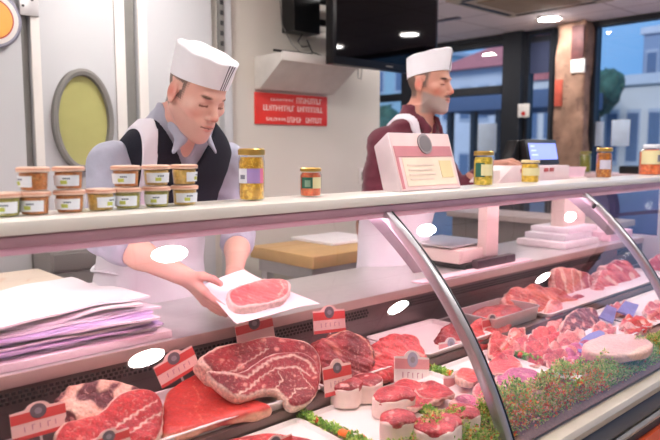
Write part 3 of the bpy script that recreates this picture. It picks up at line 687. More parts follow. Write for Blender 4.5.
fixn(MB().add(V[64:], [(k,(k+1)%32,(k+1)%32+32,k+32) for k in range(32)]+[tuple(range(32,64))]).build('emblem_centre', mm('emblem_dark_grey', (116,108,112)), em))

# ------------------------------------------------------------------ things on the worktop
ZD = .9305
# sheaf of white-lilac paper at the left, on a white board
bd = fixn(build('paper_tray', *(lambda b: (b.V, b.F))(MB().box((.12,1.612,ZD),(.90,2.0,ZD+.022))), mat('white_board_plastic', (238,222,226), .4), bevel=.006)); tag(bd, 'white board lying under the lilac paper sheets at the left', 'board')
M_lil = [mat('lilac_paper_a', (244,238,248), .6, noise=(20,.03)), mat('lilac_paper_b', (226,208,246), .6, noise=(20,.05)), M_paper]
zz = ZD+.0225; rr = random.Random(5)
for k in range(14):
    ang = rr.uniform(-.10,.06)-.02*k/14+(.12 if k == 13 else 0); cx0, cy0 = .56+rr.uniform(-.02,.02), 1.80+rr.uniform(-.015,.02)+(.03 if k > 10 else 0)
    w_, d_ = (.30, .17) if k < 11 else (.26, .20)
    n1, n2 = 24, 12; V = []
    for side in (0, 1):
        for j in range(n2+1):
            for i in range(n1+1):
                u = -w_+2*w_*i/n1; v = -d_+2*d_*j/n2
                cr_ = .0016*sin(9*u/w_+k*1.3)+.0014*sin(7*v/d_+k*2.1)+((.008*sin(14*u+5*v+k)*sin(18*v+k)+.009*max(0,abs(v)/d_-.6)*sin(16*u+k)) if k > 11 else 0)+(.007*(k-11) if k > 11 else 0)
                V.append((cx0+u*cos(ang)-v*sin(ang), cy0+u*sin(ang)+v*cos(ang), zz+cr_+side*.0054))
    m1 = (n1+1)*(n2+1); Fc = []
    for j in range(n2):
        for i in range(n1):
            a = j*(n1+1)+i; Fc += [(a, a+n1+1, a+n1+2, a+1), (m1+a, m1+a+1, m1+a+n1+2, m1+a+n1+1)]
    rim = [i for i in range(n1+1)]+[(j+1)*(n1+1)-1 for j in range(1, n2+1)]+[n2*(n1+1)+i for i in range(n1-1,-1,-1)]+[j*(n1+1) for j in range(n2-1,0,-1)]
    Fc += [(a, b, b+m1, a+m1) for a, b in zip(rim, rim[1:]+rim[:1])]
    o = fixn(build('wrapping_paper', V, Fc, M_lil[(0,1,0,1,1,0,1,0,1,1,0,2,2,2)[k]]))
    tag(o, 'crumpled white wrapping sheet on top of the paper sheaf' if k > 12 else 'lilac white wrapping paper sheet inside the sheaf on the worktop at the left', 'paper sheet', 'wrapping sheets on the worktop')
    if k > 12: o['group'] = 'top wrapping sheet'
    zz += .0058
# stained cutting board behind
f = lambda px, py: onZ(.965, px, py)
t = thing('cutting_board', 'cream cutting board with an orange brown stain at the left edge', 'cutting board', (.55, 2.35, ZD)) if False else None
pts = [onY(2.13,-40,290), onY(2.13,46,297), onY(2.42,22,272), onY(2.42,-30,268)]
# side table behind the counter at the left carries the board
tb = thing('side_table', 'low steel side table behind the counter at the left', 'table', (.75,2.75,0))
box('tabletop', (.2,2.36,.88), (1.02,2.95,.92), M_steel, tb, .005)
for a_, b_ in ((.25,2.41),(.97,2.41),(.25,2.9),(.97,2.9)): box('leg', (a_-.02,b_-.02,0), (a_+.02,b_+.02,.88), M_steel, tb, .003)
b_ = build('cutting_board', *(lambda b: (b.V, b.F))(MB().box((.35,2.38,.9205),(.97,2.85,.955))), mat('cutting_board_cream', (232,214,196), .5, noise=(5,.05), marble=(3.2,.53,(214,150,106),.7)), bevel=.01); tag(fixn(b_), 'cream cutting board with orange brown stains behind the paper sheets', 'cutting board')
# butcher block on a steel stand
c = onY(2.42, 313, 257); xl = c[0]; yb = onX(xl, 250, 250)[1]; zt = c[2]; zb2 = onY(2.42, 313, 270)[2]
t = thing('butcher_block', 'thick honey coloured wooden butcher block on a steel stand', 'butcher block', (xl+.4, 2.7, 0))
box('block', (xl,2.42,zb2), (xl+.75,min(yb,3.1),zt), mat('honey_wood', (206,166,112), .5, noise=(16,.08), bump=(60,.2)), t, .008)
box('stand_frame', (xl+.03,2.46,zb2-.07), (xl+.72,min(yb,3.1)-.04,zb2), M_steel, t, .004)
for dx in (.06,.68):
    for yy in (2.50, min(yb,3.1)-.08): box('leg', (xl+dx-.025,yy-.025,0), (xl+dx+.025,yy+.025,zb2-.07), M_steel, t, .004)
bb = fixn(build('paper_wrap', *(lambda b: (b.V, b.F))(MB().box((xl+.32,2.62,zt+.0005),(xl+.70,2.98,zt+.018))), M_paper, bevel=.006)); tag(bb, 'white folded paper lying on the back of the butcher block', 'paper')
# grey cupboard against the wall at the left
a = onY(WY-.30, 50, 253); b = onY(WY-.30, 97, 250)
t = thing('grey_cupboard', 'low grey cupboard against the white cold room panels at the left', 'cupboard', ((a[0]+b[0])/2, WY-.2, 0))
box('cupboard_body', (a[0],WY-.30,.02), (b[0]+.1,WY-.09,a[2]), mat('cupboard_grey', (132,128,126), .5), t, .004)
box('drawer', (a[0]+.01,WY-.315,a[2]-.085), (b[0]+.09,WY-.30,a[2]-.01), mat('cupboard_grey_face', (118,114,112), .45), t, .003)
box('door', (a[0]+.01,WY-.315,.04), (b[0]+.09,WY-.30,a[2]-.095), mat('cupboard_grey_face', (118,114,112), .45), t, .003)
# scale
t = sc_ = thing('counter_scale', 'cream weighing scale with a steel platter and a blue lit screen above the shelf', 'weighing scale', (2.5,1.85,ZD))
sx0 = onZ(.955, 471, 267)[0]; sy0 = onZ(.955, 471, 267)[1]
sx0, sy0 = 2.33, 1.665
M_sc = mat('scale_cream', (232,214,206), .4)
box('body', (sx0,sy0+.02,ZD+.025), (sx0+.30,2.0,ZD+.085), M_sc, t, .008)
box('base', (sx0+.02,sy0,ZD+.0005), (sx0+.34,1.99,ZD+.024), M_black, t, .006)
box('keypad', (sx0+.06,sy0-.035,ZD+.0005), (sx0+.36,sy0-.001,ZD+.042), mat('scale_dark_purple', (66,48,56), .4), t, .006)
box('platter', (sx0-.01,sy0+.06,ZD+.092), (sx0+.30,2.015,ZD+.100), M_steel, t, .003)
for dx in (.04,.25):
    for yy in (sy0+.10,1.97): box('platter_foot', (sx0+dx-.01,yy-.01,ZD+.0855), (sx0+dx+.01,yy+.01,ZD+.0918), M_black, t)
px_ = onY(sy0+.02, 483, 240)[0]; px2 = onY(sy0+.02, 495, 240)[0]
box('post', (px_,sy0+.001,ZD+.043), (px2,sy0+.05,1.36), M_sc, t, .006)
hx0 = onY(1.70,505,175)[0]; hx1 = onY(1.70,562,175)[0]; hzt = onY(1.70, 530, 166)[2]
yv = 1.66
fixn(MB().prism([(hx0-.12,yv,1.30),(hx0,yv,hzt+.005),(hx1,yv,hzt),(hx1,yv,1.30)], (0,.16,0)).build('head', mat('scale_head_white', (236,216,216), .4), t, bevel=.006))
for k, u in enumerate((.12,.30,.52,.62)): box('key', (hx0+(hx1-hx0)*u,yv-.004,hzt-.028), (hx0+(hx1-hx0)*u+.04,yv-.0005,hzt-.010), mat('key_dusty_red', (190,90,90), .5), t, .002)
u0 = onY(1.72,528,166); u1 = onY(1.72,560,140)
R = rotm((1,0,0), radians(-12)); mb = MB().box((u0[0],-.015,0),(u1[0],.055,u1[2]-u0[2])); V = np.array(mb.V)@R.T+np.array([0,1.73,hzt+.002]); build('screen_housing', V, mb.F, M_black, t, bevel=.008)
mb = MB().box((u0[0]+.022,-.019,.025),(u1[0]-.022,-.0155,u1[2]-u0[2]-.022)); V = np.array(mb.V)@R.T+np.array([0,1.73,hzt+.002]); build('screen', V, mb.F, mat('blue_lcd', (120,136,226), .3, emit=.75, ecol=(128,140,232)), t)
for k in range(3):
    mb = MB().box((u0[0]+.035,-.0198,.045+k*.022),(u0[0]+.035+.06-.012*k,-.0192,.052+k*.022)); V = np.array(mb.V)@R.T+np.array([0,1.73,hzt+.002]); build('screen_text', V, mb.F, mat('lcd_text', (170,180,244), .3, emit=.9), t)
sp = fixn(MB().prism([(u0[0]-.09,1.77,hzt+.002),(u0[0]-.02,1.77,hzt+.125),(u0[0]+.03,1.77,hzt+.125),(u0[0]+.03,1.77,hzt+.002)], (0,.06,0)).build('housing_side', M_black, t, bevel=.006))
# folded white cloth under the scale (pinkish) and white boxes further along
cl = fixn(build('white_cloth', *(lambda b: (b.V, b.F))(MB().box((1.98,1.605,ZD),(2.80,1.66,ZD+.006))), mat('pale_pink_cloth', (244,214,222), .6, bump=(60,.3)), bevel=.002)); tag(cl, 'pale pink cloth folded along the worktop edge below the scale', 'cloth')
def wb(lo, hi, lab, m): o = fixn(build('white_box', *(lambda b: (b.V, b.F))(MB().box(lo, hi)), m, bevel=.006)); return tag(o, lab, 'box', 'white boxes on the worktop')
pA = onZ(ZD, 580, 243); 
wb((3.22,1.66,ZD+.0005), (3.60,1.95,ZD+.035), 'wide flat white box at the bottom of the pile right of the scale', mat('box_white_a', (232,226,230), .5))
wb((3.27,1.69,ZD+.0355), (3.58,1.93,ZD+.07), 'middle white box of the pile right of the scale', mat('box_white_b', (222,218,226), .5))
wb((3.33,1.70,ZD+.0705), (3.66,1.93,ZD+.10), 'top white box of the pile right of the scale', mat('box_white_c', (240,232,240), .5))
wb((3.70,1.64,ZD+.0005), (4.0,1.98,ZD+.05), 'pinkish white box beside the pile, behind the second glass pillar', mat('box_pinkish', (240,206,222), .5))

# ------------------------------------------------------------------ furniture behind, right
t = thing('grey_cabinet', 'grey cabinet with a pale top edge behind the scale', 'cabinet', (4.7,2.5,0))
box('cabinet_body', (4.45,2.0,.02), (4.8,3.3,.905), mat('cabinet_taupe', (120,112,110), .5), t, .006)
box('cabinet_top', (4.41,1.97,.906), (4.84,3.33,.95), mat('cabinet_top_beige', (190,172,168), .45), t, .004)
t = thing('back_counter', 'pale pink topped service counter in front of the big right window', 'counter', (5.15,1.4,0))
box('counter_top', (4.95,-.3,1.235), (5.4,2.62,1.27), mat('counter_top_pink', (222,190,190), .4), t, .008)
box('counter_panel', (5.0,-.25,.02), (5.35,2.58,1.234), mat('counter_violet_panel', (84,80,132), .35, noise=(3,.3)), t, .004)
box('counter_shelf', (4.9,-.25,.80), (4.999,2.58,.83), mat('counter_shelf_pink', (214,160,190), .4), t, .004)
jx = onZ(1.2705, 581, 167)
jar('olive green jar far back on the pale pink service counter', 5.1, 2.49, .045, .17, (120,118,40), [], chunk=(150,150,60), z=1.2705, lidm=mat('olive_lid', (140,130,60), .4))
k_ = fixn(build('black_tray', *(lambda b: (b.V, b.F))(MB().box((5.05,1.80,1.2705),(5.3,2.2,1.33))), M_black, bevel=.01)); tag(k_, 'low black tray on the pale pink service counter', 'tray')
t = thing('orange_pot', 'round terracotta pot on the pale counter by the right window edge', 'pot', (5.2,1.62,1.2705))
MB().lathe([(.05,0),(.085,.05),(.10,.11),(.085,.17),(.06,.19),(.07,.20),(.06,.20),(.05,.18)], (5.2,1.62,1.2705), 24).build('pot_body', mat('terracotta', (190,98,66), .6), t)
MB().lathe([(.045,0),(.03,.03),(.012,.05)], (5.2,1.62,1.466), 16).build('knob', M_white, t)
for k, (yy, hh, cc) in enumerate([(2.30,.16,(200,206,226)),(1.35,.2,(210,214,232)),(2.05,.1,(90,100,150))]): pass
pf = fixn(build('flyer_stack', *(lambda b: (b.V, b.F))(MB().box((3.15,1.66,1.3155-.38),(3.2,1.7,1.32-.38))), M_white)); bpy.data.objects.remove(pf)
a = onY(1.78,562,190); b = onY(1.78,584,166)
t = thing('flyer_holder', 'pale pink flyers standing to the right of the scale screen', 'flyers', ((a[0]+b[0])/2,1.80,ZD))
box('holder', (a[0],1.76,ZD+.0005), (b[0],1.84,1.30), M_sc, t, .004)
for k in range(3): fixn(MB().prism([(a[0]+.01,1.77+.02*k,1.301),(a[0]+.03,1.77+.02*k,b[2]-.01*k),(b[0]+.02,1.775+.02*k,b[2]-.005-.01*k),(b[0]-.01,1.775+.02*k,1.301)], (0,.004,0)).build('flyer', mat('flyer_pink', (240,204,216), .6), t))
# ------------------------------------------------------------------ trays in the display
def rrect(x0, x1, y0, y1, r, z, n=5):
    P = []
    for cx, cy, a0 in ((x1-r,y1-r,0),(x0+r,y1-r,pi/2),(x0+r,y0+r,pi),(x1-r,y0+r,1.5*pi)):
        P += [(cx+r*cos(a0+pi/2*k/n), cy+r*sin(a0+pi/2*k/n), z) for k in range(n+1)]
    return P
def pan(name, label, x0, x1, y0, y1, z, h, m, rim=.008, group=None, slope=0, cat='tray'):
    rings = [(.012,0),(.004,h*.9),(-rim*.2,h*.92),(-rim*.2,h),(rim,h),(rim+.006,h*.25),(.02,h*.12)]
    V = []
    for ins, dz in rings: V += rrect(x0+ins, x1-ins, y0+ins, y1-ins, max(.004,.02-ins), z+dz)
    n = len(V)//len(rings); Fc = [(i*n+k, i*n+(k+1)%n, (i+1)*n+(k+1)%n, (i+1)*n+k) for i in range(len(rings)-1) for k in range(n)]
    Fc += [tuple(range(n)), tuple((len(rings)-1)*n+k for k in range(n))]
    V = [(x,y,zz+slope*(y-y0)) for x,y,zz in V]
    o = fixn(build(name, V, Fc, m)); return tag(o, label, cat, group)
ZU = .7725
pan('display_tray', 'long white tray holding the big red beef pieces at the left of the rear row', .60, 1.185, 1.305, 1.585, ZU, .026, M_tray, group='white trays in the rear row')
pan('display_tray', 'white tray under the dark roast and the pink red beef in the rear row', 1.20, 1.62, 1.305, 1.585, ZU, .022, M_tray, group='white trays in the rear row')
pan('display_tray', 'white tray beyond the pink red beef, showing its empty end', 1.64, 2.02, 1.305, 1.585, ZU, .020, M_tray, group='white trays in the rear row')
pan('display_tray', 'tray under the rib rack and pink joints in the right rear row', 2.42, 3.75, 1.305, 1.585, ZU, .018, M_tray, group='white trays in the rear row')
sl = .049
zf = lambda y: .716+(y-.89)*.0488+.0006
plx = [(.62,1.085,'front'),(1.115,1.355,''),(1.385,1.635,''),(1.665,1.965,''),(1.995,2.32,''),(2.35,2.70,''),(2.73,3.5,'')]
pls = ['white plate at the bottom left of the front row under a thin red steak','white plate under the fat wrapped tournedos','white plate under the thin red steaks','white plate under the pink cuts in front of the glass pillar','white plate under the folded cutlets','white plate under the long pink slices','white plate under the pale poultry breast']
for (a, b, _), lb in zip(plx, pls):
    pan('display_plate', lb, a, b, 1.035, 1.29, zf(1.035), .011, M_tray, rim=.006, group='white plates in the front row', slope=sl, cat='plate')

# ------------------------------------------------------------------ meat
def N_(t, yaw=0): return np.array([sin(yaw)*sin(radians(t)), -cos(yaw)*sin(radians(t)), cos(radians(t))])
def meat(name, label, pxs, y0, z0, tilt, thick, colf, m=None, cat='meat', lines=(), yaw=0, group=None, **k):
    n = N_(tilt, yaw); f = lambda p: onP((1.1, y0, z0), n, *p)
    o = slab(name, [f(p) for p in pxs], n, thick, m or M_meat, colf, lines=[[f(p) for p in l] for l in lines], **k)
    return tag(o, label, cat, group)
cv = lambda l: [(180+x/2.75, 280+y/2.75) for x, y in l]
# fatty roast at the left
def cf(u,v,w,d2,ld,V):
    c = nmix(V, lin(246,206,180), lin(228,160,140), 60, 3); t = wob((V[:,0],V[:,1],V[:,2]), 75, 11); c = over(c, lin(96,24,34), (t-.15)*3); return c
meat('beef_roast', 'marbled fatty beef roast with cream fat behind the red roast at the left', [(56,400),(62,388),(78,381),(100,378),(128,379),(142,386),(146,398),(120,416),(90,424),(62,418)], 1.40, .855, 38, .07, cf, amp=.004, fr=70)
def cf(u,v,w,d2,ld,V):
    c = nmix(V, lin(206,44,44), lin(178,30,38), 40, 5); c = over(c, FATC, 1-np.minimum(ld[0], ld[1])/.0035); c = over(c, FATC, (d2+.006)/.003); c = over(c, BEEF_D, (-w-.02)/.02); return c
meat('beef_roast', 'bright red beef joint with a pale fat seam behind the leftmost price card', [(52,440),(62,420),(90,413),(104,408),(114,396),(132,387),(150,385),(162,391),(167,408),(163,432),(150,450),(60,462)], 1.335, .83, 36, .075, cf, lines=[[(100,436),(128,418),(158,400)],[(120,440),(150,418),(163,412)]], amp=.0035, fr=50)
# big smooth beef piece
def cf(u,v,w,d2,ld,V):
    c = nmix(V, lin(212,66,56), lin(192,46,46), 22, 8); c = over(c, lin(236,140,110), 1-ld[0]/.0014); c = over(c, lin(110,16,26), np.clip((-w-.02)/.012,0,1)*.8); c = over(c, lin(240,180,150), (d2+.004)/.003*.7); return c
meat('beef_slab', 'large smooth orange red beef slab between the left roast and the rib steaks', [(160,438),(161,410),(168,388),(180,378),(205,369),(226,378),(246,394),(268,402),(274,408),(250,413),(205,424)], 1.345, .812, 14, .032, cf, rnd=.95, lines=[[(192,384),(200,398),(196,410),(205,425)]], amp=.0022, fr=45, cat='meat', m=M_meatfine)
# rib roast behind and rib steak in front
def cf(u,v,w,d2,ld,V):
    c = nmix(V, lin(176,40,48), lin(134,26,34), 50, 12); t = wob((V[:,0],V[:,1],V[:,2]), 150, 13); c = over(c, lin(226,150,136), (t-.95)*2)
    c = over(c, FATC, (d2+.011)/.003); c = over(c, FATC, 1-ld[0]/.003); return c
meat('beef_rib_roast', 'bone in rib roast with a thick pale fat rim, behind the front rib steak', cv([(50,215),(60,200),(92,183),(150,165),(230,148),(300,150),(352,165),(386,188),(398,240),(392,290),(350,300),(250,290),(150,290),(90,260)]), 1.365, .845, 44, .075, cf, lines=[cv([(90,255),(150,250),(200,215),(240,190)])], amp=.0022)
def cf(u,v,w,d2,ld,V):
    c = nmix(V, lin(182,50,60), lin(140,30,42), 50, 22); t = wob((V[:,0],V[:,1],V[:,2]), 190, 23); c = over(c, lin(230,156,142), (t-1.0)*2)
    for l, wd in zip(ld, (.0042,.0032,.0022,.0020,.005,.002)): c = over(c, FATC, 1.25-l/wd)
    c = over(c, FATC, (d2+.0045)/.003); return c
meat('rib_steak', 'marbled bone in rib steak on top of the pile below the held paper', cv([(72,246),(112,250),(175,254),(205,228),(248,203),(310,192),(352,202),(386,236),(390,290),(372,325),(342,346),(306,350),(292,326),(268,306),(222,310),(180,328),(150,322),(110,292),(80,262)]), 1.335, .845, 44, .035, cf,
     lines=[cv([(82,252),(140,258),(185,268),(218,242),(252,218),(312,206),(352,224),(374,256)]), cv([(150,318),(188,300),(222,268),(262,244),(320,238),(356,262)]), cv([(262,302),(282,272),(270,252)]), cv([(300,330),(318,300),(352,296)]), cv([(108,288),(150,318),(182,322),(222,304),(268,300),(294,328)]), cv([(330,240),(340,270),(372,300)])], amp=.0016, h=.0026)
# dark boned roast, then pink-red piece
def cf(u,v,w,d2,ld,V):
    c = nmix(V, lin(176,52,56), lin(132,30,38), 60, 32); t = wob((V[:,0],V[:,1],V[:,2]), 80, 33); c = over(c, lin(220,136,116), (t-1.0)*2); c = over(c, lin(240,180,150), 1.2-ld[0]/.004); c = over(c, lin(70,12,18), 1.2-ld[1]/.006); return c  # second line paints the hollow as a dark streak, colour only
meat('beef_roast', 'dark red tied beef roast with a hollow, right of the rib steak', [(316,340),(324,332),(345,328),(362,331),(374,342),(380,358),(372,372),(352,382),(334,384),(322,366)], 1.37, .845, 40, .08, cf, lines=[[(330,334),(350,331),(366,340),(376,356)],[(374,352),(377,360),(373,364)]], amp=.005, fr=75)
def cf(u,v,w,d2,ld,V):
    c = nmix(V, lin(238,92,92), lin(214,62,68), 55, 42); t = wob((V[:,0],V[:,1],V[:,2]), 90, 43); return over(c, lin(246,160,146), (t-.8)*1.5)
meat('beef_rump', 'bright pink red beef rump with a ridged top, right of the dark roast', [(370,352),(376,338),(388,332),(397,334),(404,329),(416,336),(424,346),(432,356),(424,366),(404,370),(384,378),(373,370)], 1.37, .83, 30, .06, cf, amp=.0048, fr=85)
meat('beef_roast', 'dark red roast seen through the first glass pillar', [(438,336),(444,324),(458,320),(474,325),(480,338),(470,348),(450,350)], 1.42, .83, 36, .06, lambda u,v,w,d2,ld,V: nmix(V, lin(196,50,56), lin(140,30,38), 60, 52), amp=.004)
meat('beef_cut', 'orange red beef cut right behind the first glass pillar', [(466,330),(476,318),(490,317),(498,328),(500,342),(486,349),(470,345)], 1.38, .82, 34, .05, lambda u,v,w,d2,ld,V: nmix(V, lin(234,82,76), lin(206,48,56), 60, 53), amp=.004)
meat('beef_cut', 'pink red beef cut with a notched top left of the steel meat pan', [(490,330),(492,317),(500,313),(506,318),(514,316),(512,330),(508,344),(496,346)], 1.40, .83, 34, .05, lambda u,v,w,d2,ld,V: nmix(V, lin(240,110,106), lin(220,70,76), 70, 54), amp=.004)
# steel pan with minced meat
t = thing('meat_pan', 'shallow steel pan of red meat in the right rear row', 'pan', (2.28,1.42,ZU))
o = pan('pan_body', None, 2.06, 2.40, 1.33, 1.52, ZU+.001, .055, M_steel, rim=.006, cat=None); o.parent = t; o.location = Vector(o.location)-t.location
f = Field((2.06,1.33,.78),(2.40,1.52,.86),.004); f.ell((2.23,1.425,.80),(.15,.078,.030),.01); P = f.all(); f.f += (.004*wob(P,90,3)).astype(np.float32)
o = f.build('minced_meat', M_meat, t, colf=lambda V: nmix(V, lin(206,66,66), lin(160,34,42), 90, 5)); 
# veal joint, rib rack, shoulder pieces
def pal(a, b, fr=50, s=1, c3=None, th=.7):
    def g(u,v,w,d2,ld,V):
        c = nmix(V, lin(*a), lin(*b), fr, s)
        if c3: c = over(c, lin(*c3), (wob((V[:,0],V[:,1],V[:,2]), fr*1.6, s+1)-th)*2)
        for l in ld: c = over(c, FATC, 1.3-l/.006)
        return over(c, lin(250,205,192), (d2+.006)/.004*.7)
    return g
meat('veal_joint', 'long orange pink veal joint behind the steel meat pan', [(503,302),(506,291),(520,283),(546,286),(566,290),(584,302),(578,314),(550,316),(520,309)], 1.50, .845, 34, .06, pal((232,128,104),(200,78,72),45,61,(244,190,166),.9), amp=.006)
rb = meat('rib_rack', 'rack of pale ribs standing behind the veal joint', [(553,276),(558,264),(574,268),(590,272),(600,288),(604,304),(588,314),(570,306),(558,294)], 1.53, .86, 58, .05, pal((226,138,122),(190,84,82),50,64,(248,206,180),.7), lines=[[(563,268),(566,290)],[(571,270),(575,294)],[(579,272),(584,296)],[(588,275),(592,298)]], amp=.003)
meat('veal_knuckle', 'round cut veal knuckle with a dark red face below the rib rack', [(570,298),(576,293),(585,294),(588,301),(582,308),(573,306)], 1.44, .83, 50, .05, pal((190,52,48),(150,30,34),70,66), amp=.002)
meat('shoulder_joint', 'large pale pink shoulder joint right of the rib rack', [(594,290),(598,274),(608,262),(620,258),(634,265),(646,280),(648,296),(630,304),(602,306)], 1.50, .86, 45, .08, pal((236,124,116),(200,70,76),45,68,(250,204,186),.5), amp=.009, fr=60)
meat('pork_joint', 'pink pork joint at the right edge beyond the second glass pillar', [(646,268),(652,256),(664,252),(680,262),(682,280),(664,284)], 1.50, .86, 45, .06, pal((238,110,110),(214,70,80),50,70,(250,190,180),.7), amp=.004)
meat('offal_piece', 'dark red offal piece in front of the rib rack', [(560,328),(568,313),(584,306),(598,310),(602,322),(590,332),(572,336)], 1.33, .815, 30, .035, pal((150,34,44),(96,18,30),80,72,(236,150,140),.3), amp=.004)
meat('pork_strip', 'pale pink pork strip left of the dark offal piece', [(548,300),(560,298),(566,312),(560,330),(550,334),(546,318)], 1.38, .82, 35, .03, pal((240,160,150),(224,110,112),60,74), amp=.003)
# lower row right
def arch(am, fr_, ph=0):
    def g(V): V = V.copy(); V[:,2] += am*np.sin(V[:,0]*fr_+ph)*np.cos(V[:,1]*fr_*.6+ph); return V
    return g
PK = [((238,112,108),(200,58,68)),((240,146,138),(206,84,94)),((222,112,156),(184,74,122)),((240,96,86),(208,54,56)),((232,140,180),(190,92,150))]
cl = [
 ('veal_cutlet','folded pink veal cutlet nearest the first glass pillar, in the front row',[(488,340),(494,330),(506,333),(514,342),(516,356),(504,362),(490,356)],1.22,.765,0,'arch'),
 ('veal_cutlet','folded pink veal cutlet second from the first glass pillar',[(506,336),(514,326),(526,330),(530,342),(524,354),(512,350)],1.24,.77,1,'arch'),
 ('veal_cutlet','curled pink veal cutlet with a pale rim in the middle of the cutlets',[(524,340),(534,334),(548,340),(552,352),(546,366),(532,364),(524,352)],1.18,.765,0,'arch'),
 ('veal_cutlet','curled pink veal cutlet with upright edge left of the blue liner',[(543,352),(556,340),(572,342),(580,352),(574,366),(556,372),(544,364)],1.14,.762,1,'arch'),
 ('veal_cutlet','violet pink thin cutlet left of the pale poultry breast',[(560,350),(578,340),(594,346),(600,358),(590,372),(570,370)],1.10,.76,2,'arch'),
 ('veal_cutlet','small pink cutlet below the steel meat pan',[(530,333),(540,325),(556,328),(562,338),(550,344),(536,342)],1.26,.77,3,'arch'),
 ('veal_cutlet','small pink cutlet between the offal piece and the blue liner',[(556,336),(568,330),(584,332),(588,342),(574,346),(560,344)],1.22,.77,1,'arch'),
 ('beef_slice','orange red beef slice beside the vegetable strip behind the first pillar',[(486,362),(500,354),(518,356),(524,366),(508,374),(490,374)],1.14,.752,3,'flat'),
 ('beef_slice','pink slice at the left of the long pink slices',[(492,378),(510,368),(534,368),(548,378),(530,390),(505,392)],1.06,.752,2,'flat'),
 ('beef_slice','long bright pink slice in front, touching the greenery',[(510,392),(530,381),(560,374),(576,377),(564,384),(540,391),(518,397)],1.035,.752,0,'flat'),
 ('beef_slice','pink slice with a dark violet shadowed fold beside the greenery',[(496,394),(508,386),(524,388),(520,398),(506,404),(497,402)],1.04,.752,4,'flat'),  # pink and violet tones mixed at random
 ('pork_piece','pink pork piece upper left of the poultry breast, near the second pillar',[(590,330),(598,322),(614,324),(618,334),(604,340)],1.20,.765,1,'arch'),
 ('pork_piece','pink pork piece beside the violet packs near the second pillar',[(618,322),(630,314),(648,318),(654,328),(640,336),(624,332)],1.18,.765,3,'arch'),
 ('pork_piece','pink pork piece at the right edge behind the greenery',[(640,312),(652,300),(668,304),(672,318),(656,324)],1.24,.77,1,'arch'),
 ('pork_piece','pale pink pork piece just below the tray rim near the second pillar',[(604,312),(614,304),(628,302),(632,310),(618,316)],1.27,.77,1,'arch'),
]
for k, (nm, lb, px_, y0, z0, pi_, mode) in enumerate(cl):
    a, b = PK[pi_]; meat(nm, lb, px_, y0, z0, 14 if mode == 'arch' else 6, .018 if mode == 'arch' else .012, pal(a, b, 55, 80+k, (250,200,190), .8), cat='meat', amp=.0022, fr=90, warp=arch(.016,95,k) if mode == 'arch' else arch(.004,50,k), group='pink cuts in the right front row')
meat('poultry_breast', 'pale cream poultry breast fillet on a blue liner at the right', [(580,347),(590,338),(608,333),(632,333),(652,340),(656,347),(640,354),(612,356),(592,354)], 1.115, .795, 12, .035, pal((246,216,200),(240,190,176),30,110), m=M_meatfine, cat='meat', amp=.0016)
def thin(name, label, pxs, y0, z0, mt, cat, tilt=5, th=.003, group=None):
    n = N_(tilt); P_ = [onP((1.1,y0,z0), n, *p) for p in pxs]; P_ = chaikin(P_, 1) if len(pxs) > 4 else P_; o = fixn(MB().prism([tuple(p) for p in P_], tuple(n*th)).build(name, mt)); return tag(o, label, cat, group)
thin('tray_liner', 'blue plastic liner beneath the pale poultry breast', [(574,350),(584,336),(604,329),(606,346),(618,358),(592,358)], 1.12, .758, mat('blue_liner', (112,120,186), .35, coat=.3), 'liner')
for k, (px_, lb) in enumerate([([(598,318),(606,306),(616,310),(612,324)], 'violet blue packet leaning by the poultry, left one'), ([(616,312),(624,302),(638,306),(632,318)], 'violet blue packet leaning by the poultry, right one')]):
    thin('packet', lb, px_, 1.22, .785, mat('violet_packet', (140,128,196), .3, coat=.4, noise=(50,.15)), 'packet', 35, .008, 'violet packets by the poultry')
thin('paper_slip', 'white paper slip lying on the long pink slices', [(540,374),(552,368),(582,376),(576,381)], 1.06, .772, M_paper, 'paper', 10)
# thin red steaks on the third plate, small pink cuts on the fourth
for k, (px_, lb, z0) in enumerate([([(382,398),(392,386),(416,379),(440,384),(452,394),(436,404),(404,408)], 'broad thin red steak lying under the others on the third plate', .757),
    ([(386,388),(400,378),(420,380),(426,388),(410,396),(392,396)], 'thin red steak at the back left of the third plate', .770),
    ([(412,388),(428,380),(448,386),(458,394),(440,400),(420,398)], 'thin red steak at the right end of the third plate', .772),
    ([(396,398),(410,388),(432,392),(438,400),(420,408),(402,408)], 'thin red steak in front on the third plate beside the tournedos', .768)]):
    meat('beef_steak', lb, px_, 1.15, z0, 8, .011, pal((214,58,64),(186,36,46),60,120+k,(236,120,116),1.0), amp=.002, fr=110, warp=arch(.004,55,k), group='thin red steaks on the third plate')
for k, (px_, lb, z0) in enumerate([([(446,410),(452,398),(468,392),(482,398),(480,410),(462,416)], 'pink cut at the left of the fourth plate, behind the tournedos', .765),
    ([(470,392),(480,380),(494,384),(494,398),(482,402)], 'pink cut behind the first glass pillar on the fourth plate', .768),
    ([(452,374),(464,366),(478,370),(482,380),(466,384)], 'orange red cut at the back of the fourth plate beside the vegetable strip', .768)]):
    meat('pork_piece', lb, px_, 1.12, z0, 10, .022, pal(PK[(2,0,3)[k]][0], PK[(2,0,3)[k]][1], 60, 130+k, (250,200,190), .8), amp=.003, fr=90, group='small pink cuts on the fourth plate')
def cf(u,v,w,d2,ld,V):
    c = nmix(V, lin(214,54,56), lin(180,36,44), 60, 141); c = over(c, FATC, 1.2-ld[0]/.004); return over(c, FATC, (d2+.003)/.002)
meat('beef_steak', 'thin red steak at the bottom edge on the first front plate', [(218,446),(232,437),(260,433),(290,434),(318,440),(326,450),(300,470),(240,470)], 1.19, .762, 8, .014, cf, lines=[[(240,440),(262,444),(285,438),(300,446)]], amp=.0015)
# steak held on the paper is added with the butcher

